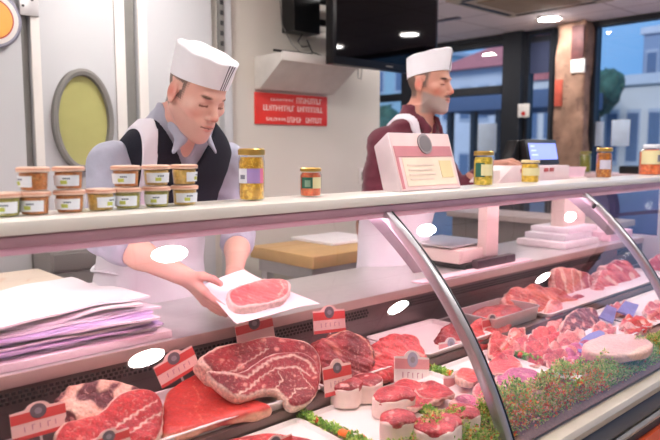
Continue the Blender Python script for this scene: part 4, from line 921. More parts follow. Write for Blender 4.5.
# tournedos wrapped in white fat
def tournedos(label, x, y, rx, ry, h, seed, red=(206,70,78)):
    z = zf(y)+.003; t = thing('tournedos', label, 'meat', (x,y,z), 'fat wrapped tournedos on the second plate')
    r_ = np.random.default_rng(seed); ph = r_.random(4)*6.28
    f = Field((x-rx-.02,y-ry-.02,z-.01),(x+rx+.02,y+ry+.02,z+h+.03),.0025); X,Y,Z = f.all(); a = np.arctan2(Y-y, X-x)
    rad = np.sqrt(((X-x)/rx)**2+((Y-y)/ry)**2); wv = 1+.05*np.sin(3*a+ph[0])+.03*np.sin(5*a+ph[1])
    d = (rad/wv-1)*min(rx,ry); q1 = d+.006; q2 = np.abs(Z-z-h/2)-h/2+.006
    f.f = (np.minimum(np.maximum(q1,q2),0)+np.hypot(np.maximum(q1,0),np.maximum(q2,0))-.006+.0008*wob((X,Y,Z),120,seed)).astype(np.float32)
    f.build('fat_band', mat('white_bard_fat', (244,222,214), .5, noise=(60,.05), sss=.1), t)
    f = Field((x-rx-.02,y-ry-.02,z+h-.02),(x+rx+.02,y+ry+.02,z+h+.03),.0025); X,Y,Z = f.all(); a = np.arctan2(Y-y, X-x)
    rad = np.sqrt(((X-x)/rx)**2+((Y-y)/ry)**2); d = (rad/(1+.05*np.sin(3*a+ph[0])+.03*np.sin(5*a+ph[1]))-.97)*min(rx,ry)
    top = Z-(z+h+.012)+.012*np.clip(rad,0,1)**4; f.f = (np.maximum(np.maximum(d, top), z+h-.012-Z)+.0014*wob((X,Y,Z),130,seed+5)).astype(np.float32)
    f.build('meat_top', M_meat, t, colf=lambda V: over(nmix(V, lin(*red), lin(red[0]-44,red[1]-36,red[2]-34), 90, seed), lin(240,170,160), (wob((V[:,0],V[:,1],V[:,2]),200,seed+2)-.7)*1.5))
    ang = -.6; 
def TZ(px, py, z=.745): return onZ(z, px, py)
for lb, (px_, py_), rx, ry, h, red in [('dark topped tournedos at the back, nearest the price card with the dark emblem', (346,405), .036, .034, .048, (176,54,62)), ('dark topped tournedos at the back right of the first pair', (366,400), .036, .034, .046, (176,50,58)), ('tournedos in the middle of the group with a rippled pink top', (394,412), .046, .036, .044, (222,86,92)), ('round tournedos in front with the tallest white side', (398,440), .033, .031, .056, (222,90,96)), ('broad tournedos at the right end beside the greenery', (437,441), .050, .038, .048, (224,84,92)), ('small pink tournedos behind the greenery at the far right of the group', (462,425), .034, .032, .04, (226,90,100))]:
    c = TZ(px_, py_-4); tournedos(lb, c[0], c[1], rx*1.45, ry*1.4, h*1.2, int(px_), red)

# ------------------------------------------------------------------ garnish
def leafcloud(name, label, boxes, n, size, pal_, m, cat='garnish', stems=True):
    r_ = np.random.default_rng(n); V = []; Fc = []; Cc = []
    cnt = sum(b[3] for b in boxes)
    for (lo, hi, zfun, wgt) in boxes:
        k = int(n*wgt/cnt); P_ = np.array(lo)+(np.array(hi)-np.array(lo))*r_.random((k,3))
        if zfun: P_[:,2] = [zfun(x,y,q) for x,y,q in P_]
        for p in P_:
            d = r_.normal(size=3); d[2] = abs(d[2])+.3; d /= np.linalg.norm(d); s_ = np.cross(d, r_.normal(size=3)); s_ /= np.linalg.norm(s_)+1e-9; L_ = size*(.5+r_.random()); q = len(V)
            up = np.cross(s_, d)*L_*.18
            V += [p, p+d*L_*.5+s_*L_*.32+up, p+d*L_, p+d*L_*.5-s_*L_*.32+up, p+d*L_*.45-up*.3]; Fc += [(q,q+1,q+2,q+4),(q,q+4,q+2,q+3)]
            ci = pal_(p, r_); Cc += [ci]*5
    o = build(name, V, Fc, m, cols=np.array(Cc), flat=True); return tag(o, label, cat, kind='stuff')
M_leaf = mat('garnish_leaf', attr=True, rough=.5, noise=(60,.15), gain=1.3)
def _translucent(m):
    nt = m.node_tree; N = nt.nodes; L = nt.links; b = N['Principled BSDF']; t = N.new('ShaderNodeBsdfTranslucent'); x = N.new('ShaderNodeMixShader'); x.inputs[0].default_value = .45
    L.new(b.inputs['Base Color'].links[0].from_socket, t.inputs['Color']); L.new(b.outputs[0], x.inputs[1]); L.new(t.outputs[0], x.inputs[2]); L.new(x.outputs[0], N['Material Output'].inputs['Surface'])
_translucent(M_leaf)
GR = [S(142,186,88), S(172,206,106), S(116,160,80), S(206,222,140), S(226,210,150)]; RD = [S(236,130,70), S(222,96,66), S(240,170,90), S(240,196,176), S(200,110,66)]
def gp(p, r_):
    t_ = (1.02-p[1])/.14; q = r_.random(); low = p[1] < .955 and p[0] > 1.5 and p[0] < 2.1
    if q < (.42 if low else .08): return RD[r_.integers(0, 5)]
    return GR[r_.integers(0, 5)]
zz_ = lambda x,y,q: .658+.062*min(1,(y-.905)/.065)+(q-.7)*(.72+.22*sin(x*21)+.14*sin(x*47))
leafcloud('garnish_greenery', 'long strip of green parsley like garnish with red specks along the front glass', [((1.10,.915,.70),(1.75,1.0,.790),zz_,2),((1.75,.915,.70),(2.05,.99,.775),zz_,1.3),((2.05,.912,.70),(3.6,.972,.750),zz_,3.7)], 36000, .0085, gp, M_leaf)
def gp2(p, r_): return GR[r_.integers(0, 4)]
for k, (x, y0, y1, lb) in enumerate([(1.10,1.05,1.37,'green herb strip with tomato pieces at the left of the tournedos plate'),(1.37,1.05,1.29,'herb strip between the tournedos and the red steaks'),(1.65,1.08,1.33,'herb strip between the red steaks and the pink cuts'),(1.98,1.1,1.29,'herb strip behind the first glass pillar beside the folded cutlets')]):
    leafcloud('herb_strip', lb, [((x-.010,y0,zf((y0+y1)/2)+.002),(x+.010,y1,zf((y0+y1)/2)+.024),None,1)], 700, .011, gp2, M_leaf)
M_tom = mat('tomato_skin', (226,70,40), .25, coat=.4, noise=(40,.1)); M_car = mat('carrot_flower', (244,120,40), .4)
def tomato(nm, lb, x, y, z, r_, m, g, rot=0):
    f = Field((-.02,-.02,-.004),(.02,.02,.03),.0022); f.ell((0,0,r_*.6),(r_*1.25,r_*.9,r_*.75),.002); f.ell((0,-r_*.9,r_*1.1),(r_*.9,r_*.4,r_*.5),.003,carve=True)
    V, Q = f.mesh(); R_ = rotm((0,0,1), rot); o = build(nm, V@R_.T+np.array([x,y,z]), Q, m); return tag(o, lb, 'vegetable', g)
for k, (x, y, s_, mm_, lb) in enumerate([(1.105,1.315,.013,M_tom,'first tomato wedge from the back of the left herb strip'),(1.10,1.235,.010,M_tom,'second tomato wedge from the back of the left herb strip'),(1.10,1.13,.015,M_car,'orange carrot flower nearest the front of the left herb strip'),(1.115,1.09,.012,M_car,'smaller carrot piece at the bottom edge of the left herb strip'),
    (1.375,1.27,.013,M_tom,'tomato wedge at the back of the strip right of the tournedos'),(1.375,1.22,.012,M_tom,'tomato wedge in the middle of the strip right of the tournedos'),(1.375,1.17,.011,M_car,'carrot piece in front in the strip right of the tournedos'),
    (1.65,1.31,.014,M_tom,'tomato wedge at the back of the strip right of the red steaks'),(1.65,1.22,.012,M_car,'carrot piece in the middle of the strip right of the red steaks'),(1.98,1.25,.014,M_car,'carrot piece in the strip beside the folded cutlets'),(1.98,1.17,.014,M_tom,'tomato wedge in the strip beside the folded cutlets')]):
    tomato('tomato_wedge' if mm_ is M_tom else 'carrot_piece', lb, x, y, zf(y)+.012, s_, mm_, 'vegetable pieces in the herb strips', k)

# ------------------------------------------------------------------ price cards
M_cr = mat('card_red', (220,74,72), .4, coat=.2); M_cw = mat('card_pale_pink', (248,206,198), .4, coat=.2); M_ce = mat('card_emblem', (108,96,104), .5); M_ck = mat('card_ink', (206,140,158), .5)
M_cwp = mat('card_white_hazed', (250,232,230), .4, coat=.2); M_crp = mat('card_pink_hazed', (240,160,164), .4, coat=.2); M_cep = mat('card_emblem_hazed', (176,168,190), .5)  # paler card colours with the glass reflection haze mixed in
def card_geo(w_, h_):
    top = [(w_/2,h_*.86),(w_*.24,h_*.88)]+[(w_*.22*cos(a), h_*.86+h_*.20*sin(a)) for a in np.linspace(.25, pi-.25, 9)]+[(-w_*.24,h_*.88),(-w_/2,h_*.86)]
    return [(-w_/2,0),(w_/2,0)]+top
card_n = 0
def card(label, px, py, Y, wpx, roll, ratio=.66, lean=12, yaw=0, digits=True, pale=False):
    global card_n; card_n += 1
    c = onY(Y, px, py); wd = onY(Y, px+wpx/2, py)[0]-onY(Y, px-wpx/2, py)[0]; hh = wd*ratio*.9
    t = thing('price_card', label, 'price card'); out = card_geo(wd, hh)
    q = lambda poly, y0, y1: [(x, y0, z) for x, z in poly]
    L = lambda name, poly, y0, th, m, par: fixn(build(name, [(x,y0,z) for x,z in poly]+[(x,y0-th,z) for x,z in poly], [tuple(range(len(poly))), tuple(range(2*len(poly)-1,len(poly)-1,-1))]+[(i,(i+1)%len(poly),(i+1)%len(poly)+len(poly),i+len(poly)) for i in range(len(poly))], m, par, local=True))
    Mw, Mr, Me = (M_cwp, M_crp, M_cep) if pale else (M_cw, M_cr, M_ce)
    L('card', out, 0, .002, Mw, t)
    L('red_band', [(-wd/2,hh*.50),(wd/2,hh*.50),(wd/2,hh*.80),(-wd/2,hh*.80)], -.0021, .0006, Mr, t)
    L('red_edge', [(-wd/2,0),(wd/2,0),(wd/2,hh*.12),(-wd/2,hh*.12)], -.0021, .0006, Mr, t)
    em = L('emblem', [(wd*.15*cos(a), hh*.78+wd*.135*sin(a)) for a in np.linspace(0, 2*pi, 25)[:-1]], -.0028, .0006, Me, t)
    L('emblem_mark', [(wd*.07*cos(a), hh*.78+wd*.06*sin(a)) for a in np.linspace(0, 2*pi, 13)[:-1]], -.0035, .0004, mat('card_emblem_light', (150,140,148), .5), em)
    if digits:   # faint unreadable handwriting
        rr_ = random.Random(card_n); mb = MB()
        for k in range(5):
            x = -wd*.28+wd*.14*k; z = hh*(.22+.03*rr_.random()); mb.box((x,-.0028,z),(x+wd*.018,-.0022,z+hh*.16)); 
            if k % 2: mb.box((x,-.0028,z+hh*.14),(x+wd*.06,-.0022,z+hh*.165))
        mb.build('handwriting', M_ck, t, local=True)
    L('pin', [(-.003,-.05),(.003,-.05),(.003,0),(-.003,0)], 0, .002, M_steel, t)
    t.location = c-np.array([0,0,hh*.5]); t.rotation_euler = (radians(-lean), radians(roll), yaw); t['group'] = 'red and white price cards'
card('price card at the far left in front of the bright red beef joint', 40, 420, 1.42, 56, 0)
card('tilted price card standing between the left roast and the smooth beef slab', 181, 364, 1.50, 40, -17)
card('price card half hidden below the held paper, behind the rib roast', 257, 331, 1.53, 37, -2, digits=False)
card('price card beside the right corner of the held paper, behind the dark roast', 330, 320, 1.54, 32, 6)
card('price card with a dark emblem in front of the dark roast and rib steak', 339, 378, 1.28, 28, 4, ratio=.95)
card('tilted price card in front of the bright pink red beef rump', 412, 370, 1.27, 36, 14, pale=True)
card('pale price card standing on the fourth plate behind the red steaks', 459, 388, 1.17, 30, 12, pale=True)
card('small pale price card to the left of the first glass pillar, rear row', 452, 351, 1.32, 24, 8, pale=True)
card('price card leaning on the beef cuts behind the first glass pillar', 494, 326, 1.34, 20, 4)
card('price card cut off by the bottom edge in front of the bright red joint', 111, 444, 1.30, 42, -2)
card('price card peeping in at the bottom edge on the first front plate', 278, 450, 1.14, 34, -2)
# ------------------------------------------------------------------ people
SKIN = lin(224,180,164); SKIN_R = lin(212,150,136); M_skin = mat('skin', attr=True, rough=.5, noise=(30,.03), sss=.05, bump=(220,.05))
def headframe(yawv, pitch, roll=0):
    f = np.array([yawv[0], yawv[1], 0.]); f /= np.linalg.norm(f); l = np.array([-f[1], f[0], 0.])   # l = person's left
    up = np.array([0,0,1.]); f2 = f*cos(pitch)-up*sin(pitch); u2 = up*cos(pitch)+f*sin(pitch)
    l2 = l*cos(roll)+u2*sin(roll); u3 = u2*cos(roll)-l*sin(roll)
    return np.array([l2, f2, u3])      # rows: left, forward, up
def add_head(F, c, R, s, neck, lean=1.0, lidz=-.002, lidh=.0022):
    T = lambda x, y, z: c+s*(x*R[0]+y*R[1]+z*R[2]); M3 = R.T
    E = lambda p, r, k=.01, **kw: F.ell(T(*p), np.array(r)*s, k*s, M3, **kw)
    Cp = lambda a, b, ra, rb=None, k=.01, **kw: F.cap(T(*a), T(*b), ra*s, (rb or ra)*s, k*s, **kw)
    E((0,-.004,.035),(.075,.092,.086)); E((0,.030,-.035),(.058*lean,.062,.085),.03)
    for q in (-1,1):
        Cp((q*.054*lean,-.004,-.050),(q*.016,.064,-.098),.015,.017,.03)
        E((q*.044*lean,.058,-.018),(.022,.022,.018),.02)
        E((q*.016,.082,.024),(.022,.012,.010),.014)
    E((0,.076,-.103),(.020,.018,.017),.02); E((0,.078,-.062),(.028,.020,.026),.02)
    for q in (-1,1): E((q*.032,.100,.004),(.021,.018,.013),.012,carve=True)
    for q in (-1,1):
        E((q*.032,.0735,.003),(.0155,.0145,.0135),.004)
        E((q*.032,.0895,lidz),(.0118,.0065,lidh),.0015,carve=True); Cp((q*.020,.0865,lidz+.007),(q*.044,.083,lidz+.006),.0012,k=.003,carve=True)
    Cp((0,.086,.014),(0,.108,-.026),.0075,.0105,.010); E((0,.108,-.030),(.0115,.010,.009),.006)
    for q in (-1,1): E((q*.0125,.098,-.034),(.0075,.009,.007),.006); E((q*.0065,.103,-.041),(.003,.004,.003),.002,carve=True)
    for a, b in (((-.022,.087,-.0625),(-.005,.0975,-.0575)),((-.005,.0975,-.0575),(.005,.0975,-.0575)),((.005,.0975,-.0575),(.022,.087,-.0625))): Cp(a,b,.0045,.0052,.005)
    for a, b in (((-.020,.087,-.066),(0,.0955,-.0705)),((0,.0955,-.0705),(.020,.087,-.066))): Cp(a,b,.0050,.0062,.005)
    for a, b in (((-.024,.092,-.0640),(0,.1035,-.0640)),((0,.1035,-.0640),(.024,.092,-.0640))): Cp(a,b,.0022,k=.003,carve=True)
    for q in (-1,1):
        Re = np.array([R[0]*cos(q*.35)+R[1]*sin(q*.35)*-1, R[1]*cos(.35)+R[0]*q*sin(.35), R[2]])
        F.ell(T(q*.077,-.008,-.002), np.array((.008,.019,.031))*s, .006*s, M3); F.ell(T(q*.086,-.004,.002), np.array((.006,.010,.018))*s, .004*s, M3, carve=True); F.ell(T(q*.080,.000,-.026), np.array((.007,.009,.009))*s, .004*s, M3)
    F.cap(T(0,-.024,-.055), neck, .049*s, .057, .025*s)
    return T
def headcols(c, R, s, grey, stub, brow, hairc, SKIN=SKIN, lidz=-.002):
    def g(V):
        D = (V-c)/s; x, y, z = D@R[0], D@R[1], D@R[2]; C_ = np.tile(SKIN, (len(V),1)); C_ = over(C_, SKIN_R, wob((V[:,0],V[:,1],V[:,2]),40,1)*.25+.2)
        blob = lambda cx, cy, cz, rx, ry, rz: 1.6-1.6*np.sqrt(((x-cx)/rx)**2+((y-cy)/ry)**2+((z-cz)/rz)**2)
        for q in (-1,1): C_ = over(C_, lin(222,122,106), blob(q*.044,.06,-.03,.03,.04,.025)*.22); C_ = over(C_, lin(214,112,96), blob(q*.080,-.008,-.005,.014,.03,.036)*.5)
        C_ = over(C_, lin(218,122,104), blob(0,.112,-.03,.016,.02,.014)*.5)
        inhead = (z > -.125) & (y > -.02)
        sg = lambda t, w_: np.clip(t/w_+.5, 0, 1)
        b_ = sg(-.030-.30*y-z+.002*np.sin(x*500+z*300), .014)*sg(z+.122, .012)*sg(y-.004, .014); b_ = np.maximum(b_, blob(0,.095,-.051,.030,.02,.008))
        b_ = np.where(blob(0,.10,-.063,.026,.03,.012) > .3, b_*.3, b_)
        C_ = over(C_, grey*(.72+.40*sg(y-.06,.05))[:,None] if stub > .5 else grey, b_*stub)
        if stub > .5: C_ = over(C_, lin(84,62,54), np.where(inhead, np.maximum(blob(0,.095,-.050,.034,.03,.010), 0)*1.2, 0))
        C_ = over(C_, lin(206,104,98), np.maximum(blob(0,.095,-.0575,.021,.014,.0055), blob(0,.093,-.070,.019,.014,.006))*1.0)
        for q in (-1,1):
            C_ = over(C_, brow, np.maximum(blob(q*.033,.086,.0235+0*x,.021,.02,.0062), 0)*1.4)
            C_ = over(C_, lin(120,70,56), np.where((abs(x-q*.032) < .0135) & (abs(z-lidz-.001) < .0030) & (y > .072), .85, 0))  # lashes, with the shade of the lid crease painted into the same line
        # cropped hair at the temples and the nape
        nz_ = .003*np.sin(z*900+x*300)+.002*np.sin(y*700)
        sm = lambda t: np.clip(t/.011+.5, 0, 1)
        h1 = sm(.030+.25*(z-.02)+nz_-y)*sm(z+.014+nz_); h2 = sm(-.026+nz_-y)*sm(z+.055+nz_)
        ear = (abs(x) > .071) & (abs(y+.006) < .026) & (z < .034) & (z > -.04)
        C_ = over(C_, hairc, np.where(ear, 0, np.maximum(h1, h2)*.88))
        C_ = over(C_, lin(120,60,54), np.where((abs(z+.064) < .0022) & (abs(x) < .023) & (y > .07), .75, 0)); return C_  # shade in the crease between the lips put into the colour
    return g
def add_hand(F, Wp, D, N, T, curl=(.3,.35,.3), thumb=1.0, s=1.0, k=.006):
    D = np.array(D, float); D /= np.linalg.norm(D); N = np.array(N, float); N -= D*(N@D); N /= np.linalg.norm(N); T = np.array(T, float); T -= D*(T@D)+N*(T@N); T /= np.linalg.norm(T)
    tips = []
    for i, (off, L_, r_) in enumerate(((.031,.074,.0098),(.0105,.082,.0100),(-.010,.077,.0096),(-.029,.060,.0086))):
        kn = Wp+s*(D*(.092-.004*abs(i-1))+T*off+N*(-.004)); F.cap(Wp+T*off*.55*s+D*.01*s, kn, .0155*s, .0125*s, .012)
        p = kn; a = curl[0]*(1+.12*i); d = D*cos(a)+N*sin(a)
        for j, fr_ in enumerate((.45,.30,.25)):
            q = p+d*L_*fr_*s; F.cap(p, q, r_*s*(1-.10*j), r_*s*(.92-.10*j), k=.003); p = q
            if j < 2: a += curl[j+1]; d = D*cos(a)+N*sin(a)
        tips.append(p)
    F.cap(Wp+D*.02*s, Wp+D*.07*s, .021*s, .018*s, .012, flat=(N,.75))
    b = Wp+s*(D*.022+T*.022+N*.004); m_ = Wp+s*(D*.052+T*.047+N*.014*thumb); e = Wp+s*(D*.082+T*.052+N*.024*thumb); tp = Wp+s*(D*.104+T*.046+N*.030*thumb)
    F.cap(b, m_, .017*s, .0125*s, .012); F.cap(m_, e, .0118*s, .0105*s, .004); F.cap(e, tp, .0105*s, .0085*s, .003)
    return tips
def trunk(F, prof, grow, k=.0, z0=-9, z1=9):
    """prof rows: z, cx, cy, a (half width), b (half depth)"""
    X, Y, Z = F.all(); zz = Z.ravel(); p = np.array(prof); g = [np.interp(zz, p[:,0], p[:,i]) for i in range(1,5)]
    # smooth the interpolation a little
    ker = np.hanning(15); ker /= ker.sum(); g = [np.convolve(np.pad(q, 7, 'edge'), ker, 'valid') for q in g]
    cx, cy, a, b = [q.astype(np.float32)[None,None,:] for q in g]; a = a+grow; b = b+grow
    e = 2.4; d = ((np.abs((X-cx)/a)**e+np.abs((Y-cy)/b)**e)**(1/e)-1)*np.minimum(a,b)
    lo, hi = max(z0, p[0,0]), min(z1, p[-1,0]); d = np.maximum(d, np.maximum(lo-Z, Z-hi)); F.mix((slice(None),)*3, d.astype(np.float32), k); return cx, cy, a, b
def band(F, prof, grow, cut, name, m, par, z0, z1, noise=0, colf=None):
    """garment piece: the trunk grown by `grow`, kept where cut(X,Y,Z,cx,cy) < 0"""
    cx, cy, a, b = trunk(F, prof, grow, 0, z0, z1); X, Y, Z = F.all()
    F.f = np.maximum(F.f, cut(X, Y, Z, cx, cy, a, b)).astype(np.float32)
    if noise: F.f += (noise*wob((X,Y,Z), 38, 4)).astype(np.float32)
    return F.build(name, m, par)
def legs(t, cx, cy, mcol, name='trousers'):
    f = Field((cx-.22,cy-.16,.05),(cx+.22,cy+.16,1.0),.012)
    f.ell((cx,cy,.93),(.165,.11,.11),.02)
    for q in (-1,1): f.cap((cx+q*.085,cy,.90),(cx+q*.095,cy-.015,.50),.088,.062,.03); f.cap((cx+q*.095,cy-.015,.50),(cx+q*.10,cy+.01,.085),.062,.052,.01)
    f.build(name, mcol, t)
    for q in (-1,1):
        g = Field((cx+q*.10-.07,cy-.22,-.01),(cx+q*.10+.07,cy+.12,.13),.008); g.ell((cx+q*.105,cy-.07,.035),(.046,.13,.045),.01); g.cap((cx+q*.10,cy+.03,.05),(cx+q*.10,cy+.02,.10),.042,.040,.02)
        X,Y,Z = g.all(); g.f = np.maximum(g.f, .001-Z); g.build('shoe', mat('black_shoe', (30,28,28), .4), t)
def eye(t, T, R, c, q, s, look):
    """eyeball with iris, sitting in its socket"""
    p = T(q*.032,.0738,.0015); n = 16; V = []; Fc = []; Cs = []; r = .0120*s; L_ = look/np.linalg.norm(look)
    for i in range(n+1):
        for j in range(2*n):
            a, b = pi*i/n, pi*j/n; d = np.array([sin(a)*cos(b), sin(a)*sin(b), cos(a)]); V.append(p+d*r); an = math.acos(max(-1,min(1,d@L_)))
            Cs.append(S(20,16,14) if an < .22 else S(84,62,46) if an < .48 else S(232,224,218))
    for i in range(n):
        for j in range(2*n): Fc.append((i*2*n+j, (i+1)*2*n+j, (i+1)*2*n+(j+1)%(2*n), i*2*n+(j+1)%(2*n)))
    build('eye', V, Fc, mat('eye_surface', attr=True, rough=.1, coat=.5), t, cols=np.array(Cs))
def hat(t, T, R, s, h0, back, seed, front_u=.048, back_u=.020, sag=0, stripes=((-.012,.003),(-.004,.003),(.004,.003)), side=0., stripang=0.):
    n = 96; V = []; rings = 16
    def pt(a, q, off=0):
        # a: angle (0 = front), q: 0..1 up the wall, off: outward
        fr_ = cos(a); u0 = front_u*(1+fr_)/2+back_u*(1-fr_)/2; hh = h0*(1-.5*back*fr_)+side*sin(a)
        rx, ry = (.079+.005*q+off), (.0955+.005*q+off)
        w_ = .0022*sin(5*a+seed)*q+.0016*sin(9*a+2*seed+4*q)*q
        return (sin(a)*(rx+w_), cos(a)*(ry+w_)-.002, u0+hh*q+.0018*sin(7*a+seed)*q)
    ang = [2*pi*k/n for k in range(n)]
    for i in range(rings+1): V += [T(*pt(a, i/rings)) for a in ang]
    tops = []
    for j, rr_ in enumerate((.975,.93,.85,.7,.5,.3,.1)):
        for a in ang:
            x, y, z = pt(a, 1); zc = front_u*.5+back_u*.5+h0
            zz = z*rr_+zc*(1-rr_)+.006*min(1,(1-rr_)*12)-sag*(1-rr_)+.005*sin(3*a+seed)*(1-rr_)*rr_*4+.005*sin(45*x+seed)*(1-rr_)*rr_*3
            V.append(T(x*rr_, (y+.002)*rr_-.002, zz))
    m_ = rings+1+7; Fc = [(i*n+k, i*n+(k+1)%n, (i+1)*n+(k+1)%n, (i+1)*n+k) for i in range(m_-1) for k in range(n)]; Fc.append(tuple((m_-1)*n+k for k in range(n)))
    Fc.append(tuple(range(n))[::-1])
    M_hat = mat('white_hat_cotton', (236,236,242), .75, noise=(12,.02), bump=(300,.12), sheen=.2)
    h = fixn(build('hat', V, Fc, M_hat, t, angle=70)); 
    for (o, wd) in stripes:
        a0 = stripang+o/.1; a1 = stripang+(o+wd)/.1; Vs = []
        for q in np.linspace(0, 1, 17):
            for a in (a0, (a0+a1)/2, a1): Vs.append(T(*pt(a, q, .0007)))
        for q in np.linspace(0, 1, 17):
            for a in (a0, (a0+a1)/2, a1): Vs.append(T(*pt(a, q, -.001)))
        Fs_ = []
        for i in range(16):
            for j in range(2): k = i*3+j; Fs_ += [(k,k+1,k+4,k+3)]
        ob = build('hat_stripe', Vs, Fs_+[(51+a,51+d,51+c_,51+b_) for a,b_,c_,d in Fs_]+[(0,51,52,1),(1,52,53,2)], mat('hat_stripe_grey', (84,86,98), .8), t)
    return h

# ---------------- butcher in the navy vest
M_shirt = mat('lavender_grey_shirt', (168,170,188), .8, noise=(30,.04), bump=(90,.18), sheen=.2)
M_vest = mat('navy_knit', (24,26,40), .9, noise=(120,.12), bump=(260,.4))
M_apron = mat('white_apron_cotton', (232,228,238), .8, noise=(14,.02), bump=(60,.2))
m1 = thing('person', 'man in white cap, navy vest and lilac shirt holding a steak on paper', 'person', (1.13,2.2,0))
prof = [(.86,1.13,2.20,.160,.112),(1.0,1.13,2.20,.150,.112),(1.12,1.13,2.16,.158,.118),(1.25,1.13,2.09,.178,.120),(1.38,1.13,2.02,.198,.114),(1.44,1.13,1.985,.192,.098),(1.49,1.125,1.955,.160,.082),(1.53,1.12,1.94,.122,.072),(1.56,1.118,1.93,.085,.064),(1.60,1.115,1.915,.056,.056)]
hc = onY(1.80, 195.5, 94); R1 = headframe((.13,-.99), radians(27), radians(-3)); hs = 1.06
Wl = np.array([.968,1.64,1.086]); Wr = np.array([1.215,1.765,1.055])
SH = [(.908,1.99,1.405),(1.352,1.99,1.405)]; EL = [(.840,1.905,1.190),(1.375,1.965,1.150)]
F = Field((.76,1.36,.85),(1.50,2.33,1.80),.0033)
trunk(F, prof, 0)
T1 = add_head(F, hc, R1, hs, (1.12,1.94,1.50), lidz=-.0045, lidh=.0014)
for s_, e_, w_ in zip(SH, EL, (Wl, Wr)):
    F.ell(s_, .050, .03); F.cap(s_, e_, .048, .040, .03); F.cap(e_, np.array(e_)*.55+np.array(w_)*.45, .042, .041, .02); F.cap(np.array(e_)*.55+np.array(w_)*.45, w_, .041, .0275, .02)
# paper corners, then the hands below it
Pp = [onY(1.60,200,287), onY(1.70,243,270), onY(1.50,320,303), onY(1.39,237,323)]
pn_ = np.cross(Pp[2]-Pp[0], Pp[1]-Pp[3]); pn_ /= np.linalg.norm(pn_); pn_ *= np.sign(pn_[2])
k0 = onY(1.545, 213, 296)-pn_*.018
dl = k0-Wl; add_hand(F, Wl, dl, np.array([.72,.25,.62]), np.array([-.35,.08,.9]), curl=(.05,.10,.10), thumb=1.3)
kr = (Pp[0]*.15+Pp[1]*.55+Pp[2]*.15+Pp[3]*.15)-pn_*.03
add_hand(F, Wr, kr-Wr, pn_, np.array([.8,-.2,.1]), curl=(.05,.08,.08), thumb=.5)
F.build('body', M_skin, m1, colf=headcols(hc, R1, hs, lin(160,140,134), .28, lin(104,78,64), lin(92,80,74), lidz=-.0045))
gaze = (Pp[0]+Pp[2])/2-hc
for q in (-1,1): eye(m1, T1, R1, hc, q, hs, R1[1]*1.0+.35*gaze/np.linalg.norm(gaze)-.25*R1[2])
hat(m1, T1, R1, hs, .084, .22, 1.0, front_u=.052, back_u=.030, sag=-.008, stripang=.10, stripes=((-.014,.004),(-.004,.004),(.006,.004)))
# shirt with rolled sleeves
F = Field((.74,1.66,.95),(1.52,2.36,1.63),.005)
trunk(F, prof, .009)
for s_, e_, w_ in zip(SH, EL, (Wl, Wr)):
    s_, e_, w_ = map(np.array, (s_, e_, w_)); F.ell(s_, .060, .03); F.cap(s_, e_, .064, .057, .04); c_ = e_*.80+w_*.20; F.cap(e_, c_, .057, .056, .02)
    cu = (c_-e_)/np.linalg.norm(c_-e_); F.cap(c_-cu*.012, c_+cu*.014, .060, .060, .004)
X,Y,Z = F.all(); F.f += (.0030*wob((X,Y,Z*.6),42,14)+.0022*np.abs(wob((X,Y,Z),70,15))).astype(np.float32)
nk = np.array([1.12,1.93,1.56]); F.cap(nk+(0,-.02,-.02), nk+(0,-.10,.12), .060, .10, .01, carve=True); F.ell((1.118,1.86,1.50),(.030,.06,.085),.01,carve=True)
for e_, w_ in zip(EL, (Wl, Wr)):
    e_, w_ = map(np.array, (e_, w_)); cu = (w_-e_)/np.linalg.norm(w_-e_); c_ = e_+(w_-e_)*.20+cu*.075; F.cap(c_, c_+cu*.05, .049, .049, .002, carve=True)
F.build('shirt', M_shirt, m1)
F = Field((.95,1.72,1.38),(1.29,2.08,1.67),.0035)   # collar
for q in (-1,1):
    pts = [(1.12,1.962,1.585),(1.12+q*.046,1.942,1.582),(1.12+q*.064,1.90,1.565),(1.12+q*.060,1.855,1.525),(1.12+q*.050,1.832,1.485),(1.12+q*.076,1.834,1.445)]
    F.chain(pts, [.016,.018,.020,.020,.020,.008], k=.006, flat=((q*.75,-.65,.1),.42))
F.build('collar', M_shirt, m1)
F = Field((.90,1.75,.98),(1.36,2.40,1.60),.0045)
def vcut(X,Y,Z,cx,cy,a,b):
    v = np.where(Y < cy, (np.abs(X-cx)-.012-np.clip(Z-1.37,-1,.2)*.55)*-1, -1)       # open V at the front
    v = np.where((Y < cy) & (Z > 1.37), v, -1); arm = (np.abs(X-cx)-(.205-.12*np.clip(Z-1.34,0,.2))); arm = np.where(Z > 1.16, arm, -1); return np.maximum(v, arm*1.0)
band(F, prof, .021, vcut, 'vest', M_vest, m1, 1.0, 1.545)
F = Field((.90,1.72,1.1),(1.36,2.40,1.60),.0045)
sx = lambda Z: 1.003-.06*np.clip(Z-1.25,0,.3)
band(F, prof, .027, lambda X,Y,Z,cx,cy,a,b: np.abs(X-sx(Z))-.021+0*Y, 'apron_strap', M_apron, m1, 1.12, 1.548)
ap = [(.50,1.13,2.19,.20,.125),(.80,1.13,2.19,.195,.13),(.94,1.13,2.185,.19,.135),(1.05,1.13,2.18,.172,.125),(1.15,1.13,2.145,.172,.125),(1.25,1.13,2.09,.180,.125)]
F = Field((.86,1.95,.48),(1.40,2.40,1.28),.006)
band(F, ap, .022, lambda X,Y,Z,cx,cy,a,b: np.maximum(Y-cy-.03, np.where(Z > 1.12, np.abs(X-1.13)-.13-.35*(1.25-Z), -1)), 'apron', M_apron, m1, .5, 1.23, noise=.0035)
MB().tube([(1.13+.20*cos(a), 2.185+.155*sin(a), 1.035+.004*sin(6*a)) for a in np.linspace(0,2*pi,40)], .007, 8, flat=.6).build('apron_tie', M_apron, m1)
legs(m1, 1.13, 2.20, mat('dark_trousers', (46,48,58), .85))

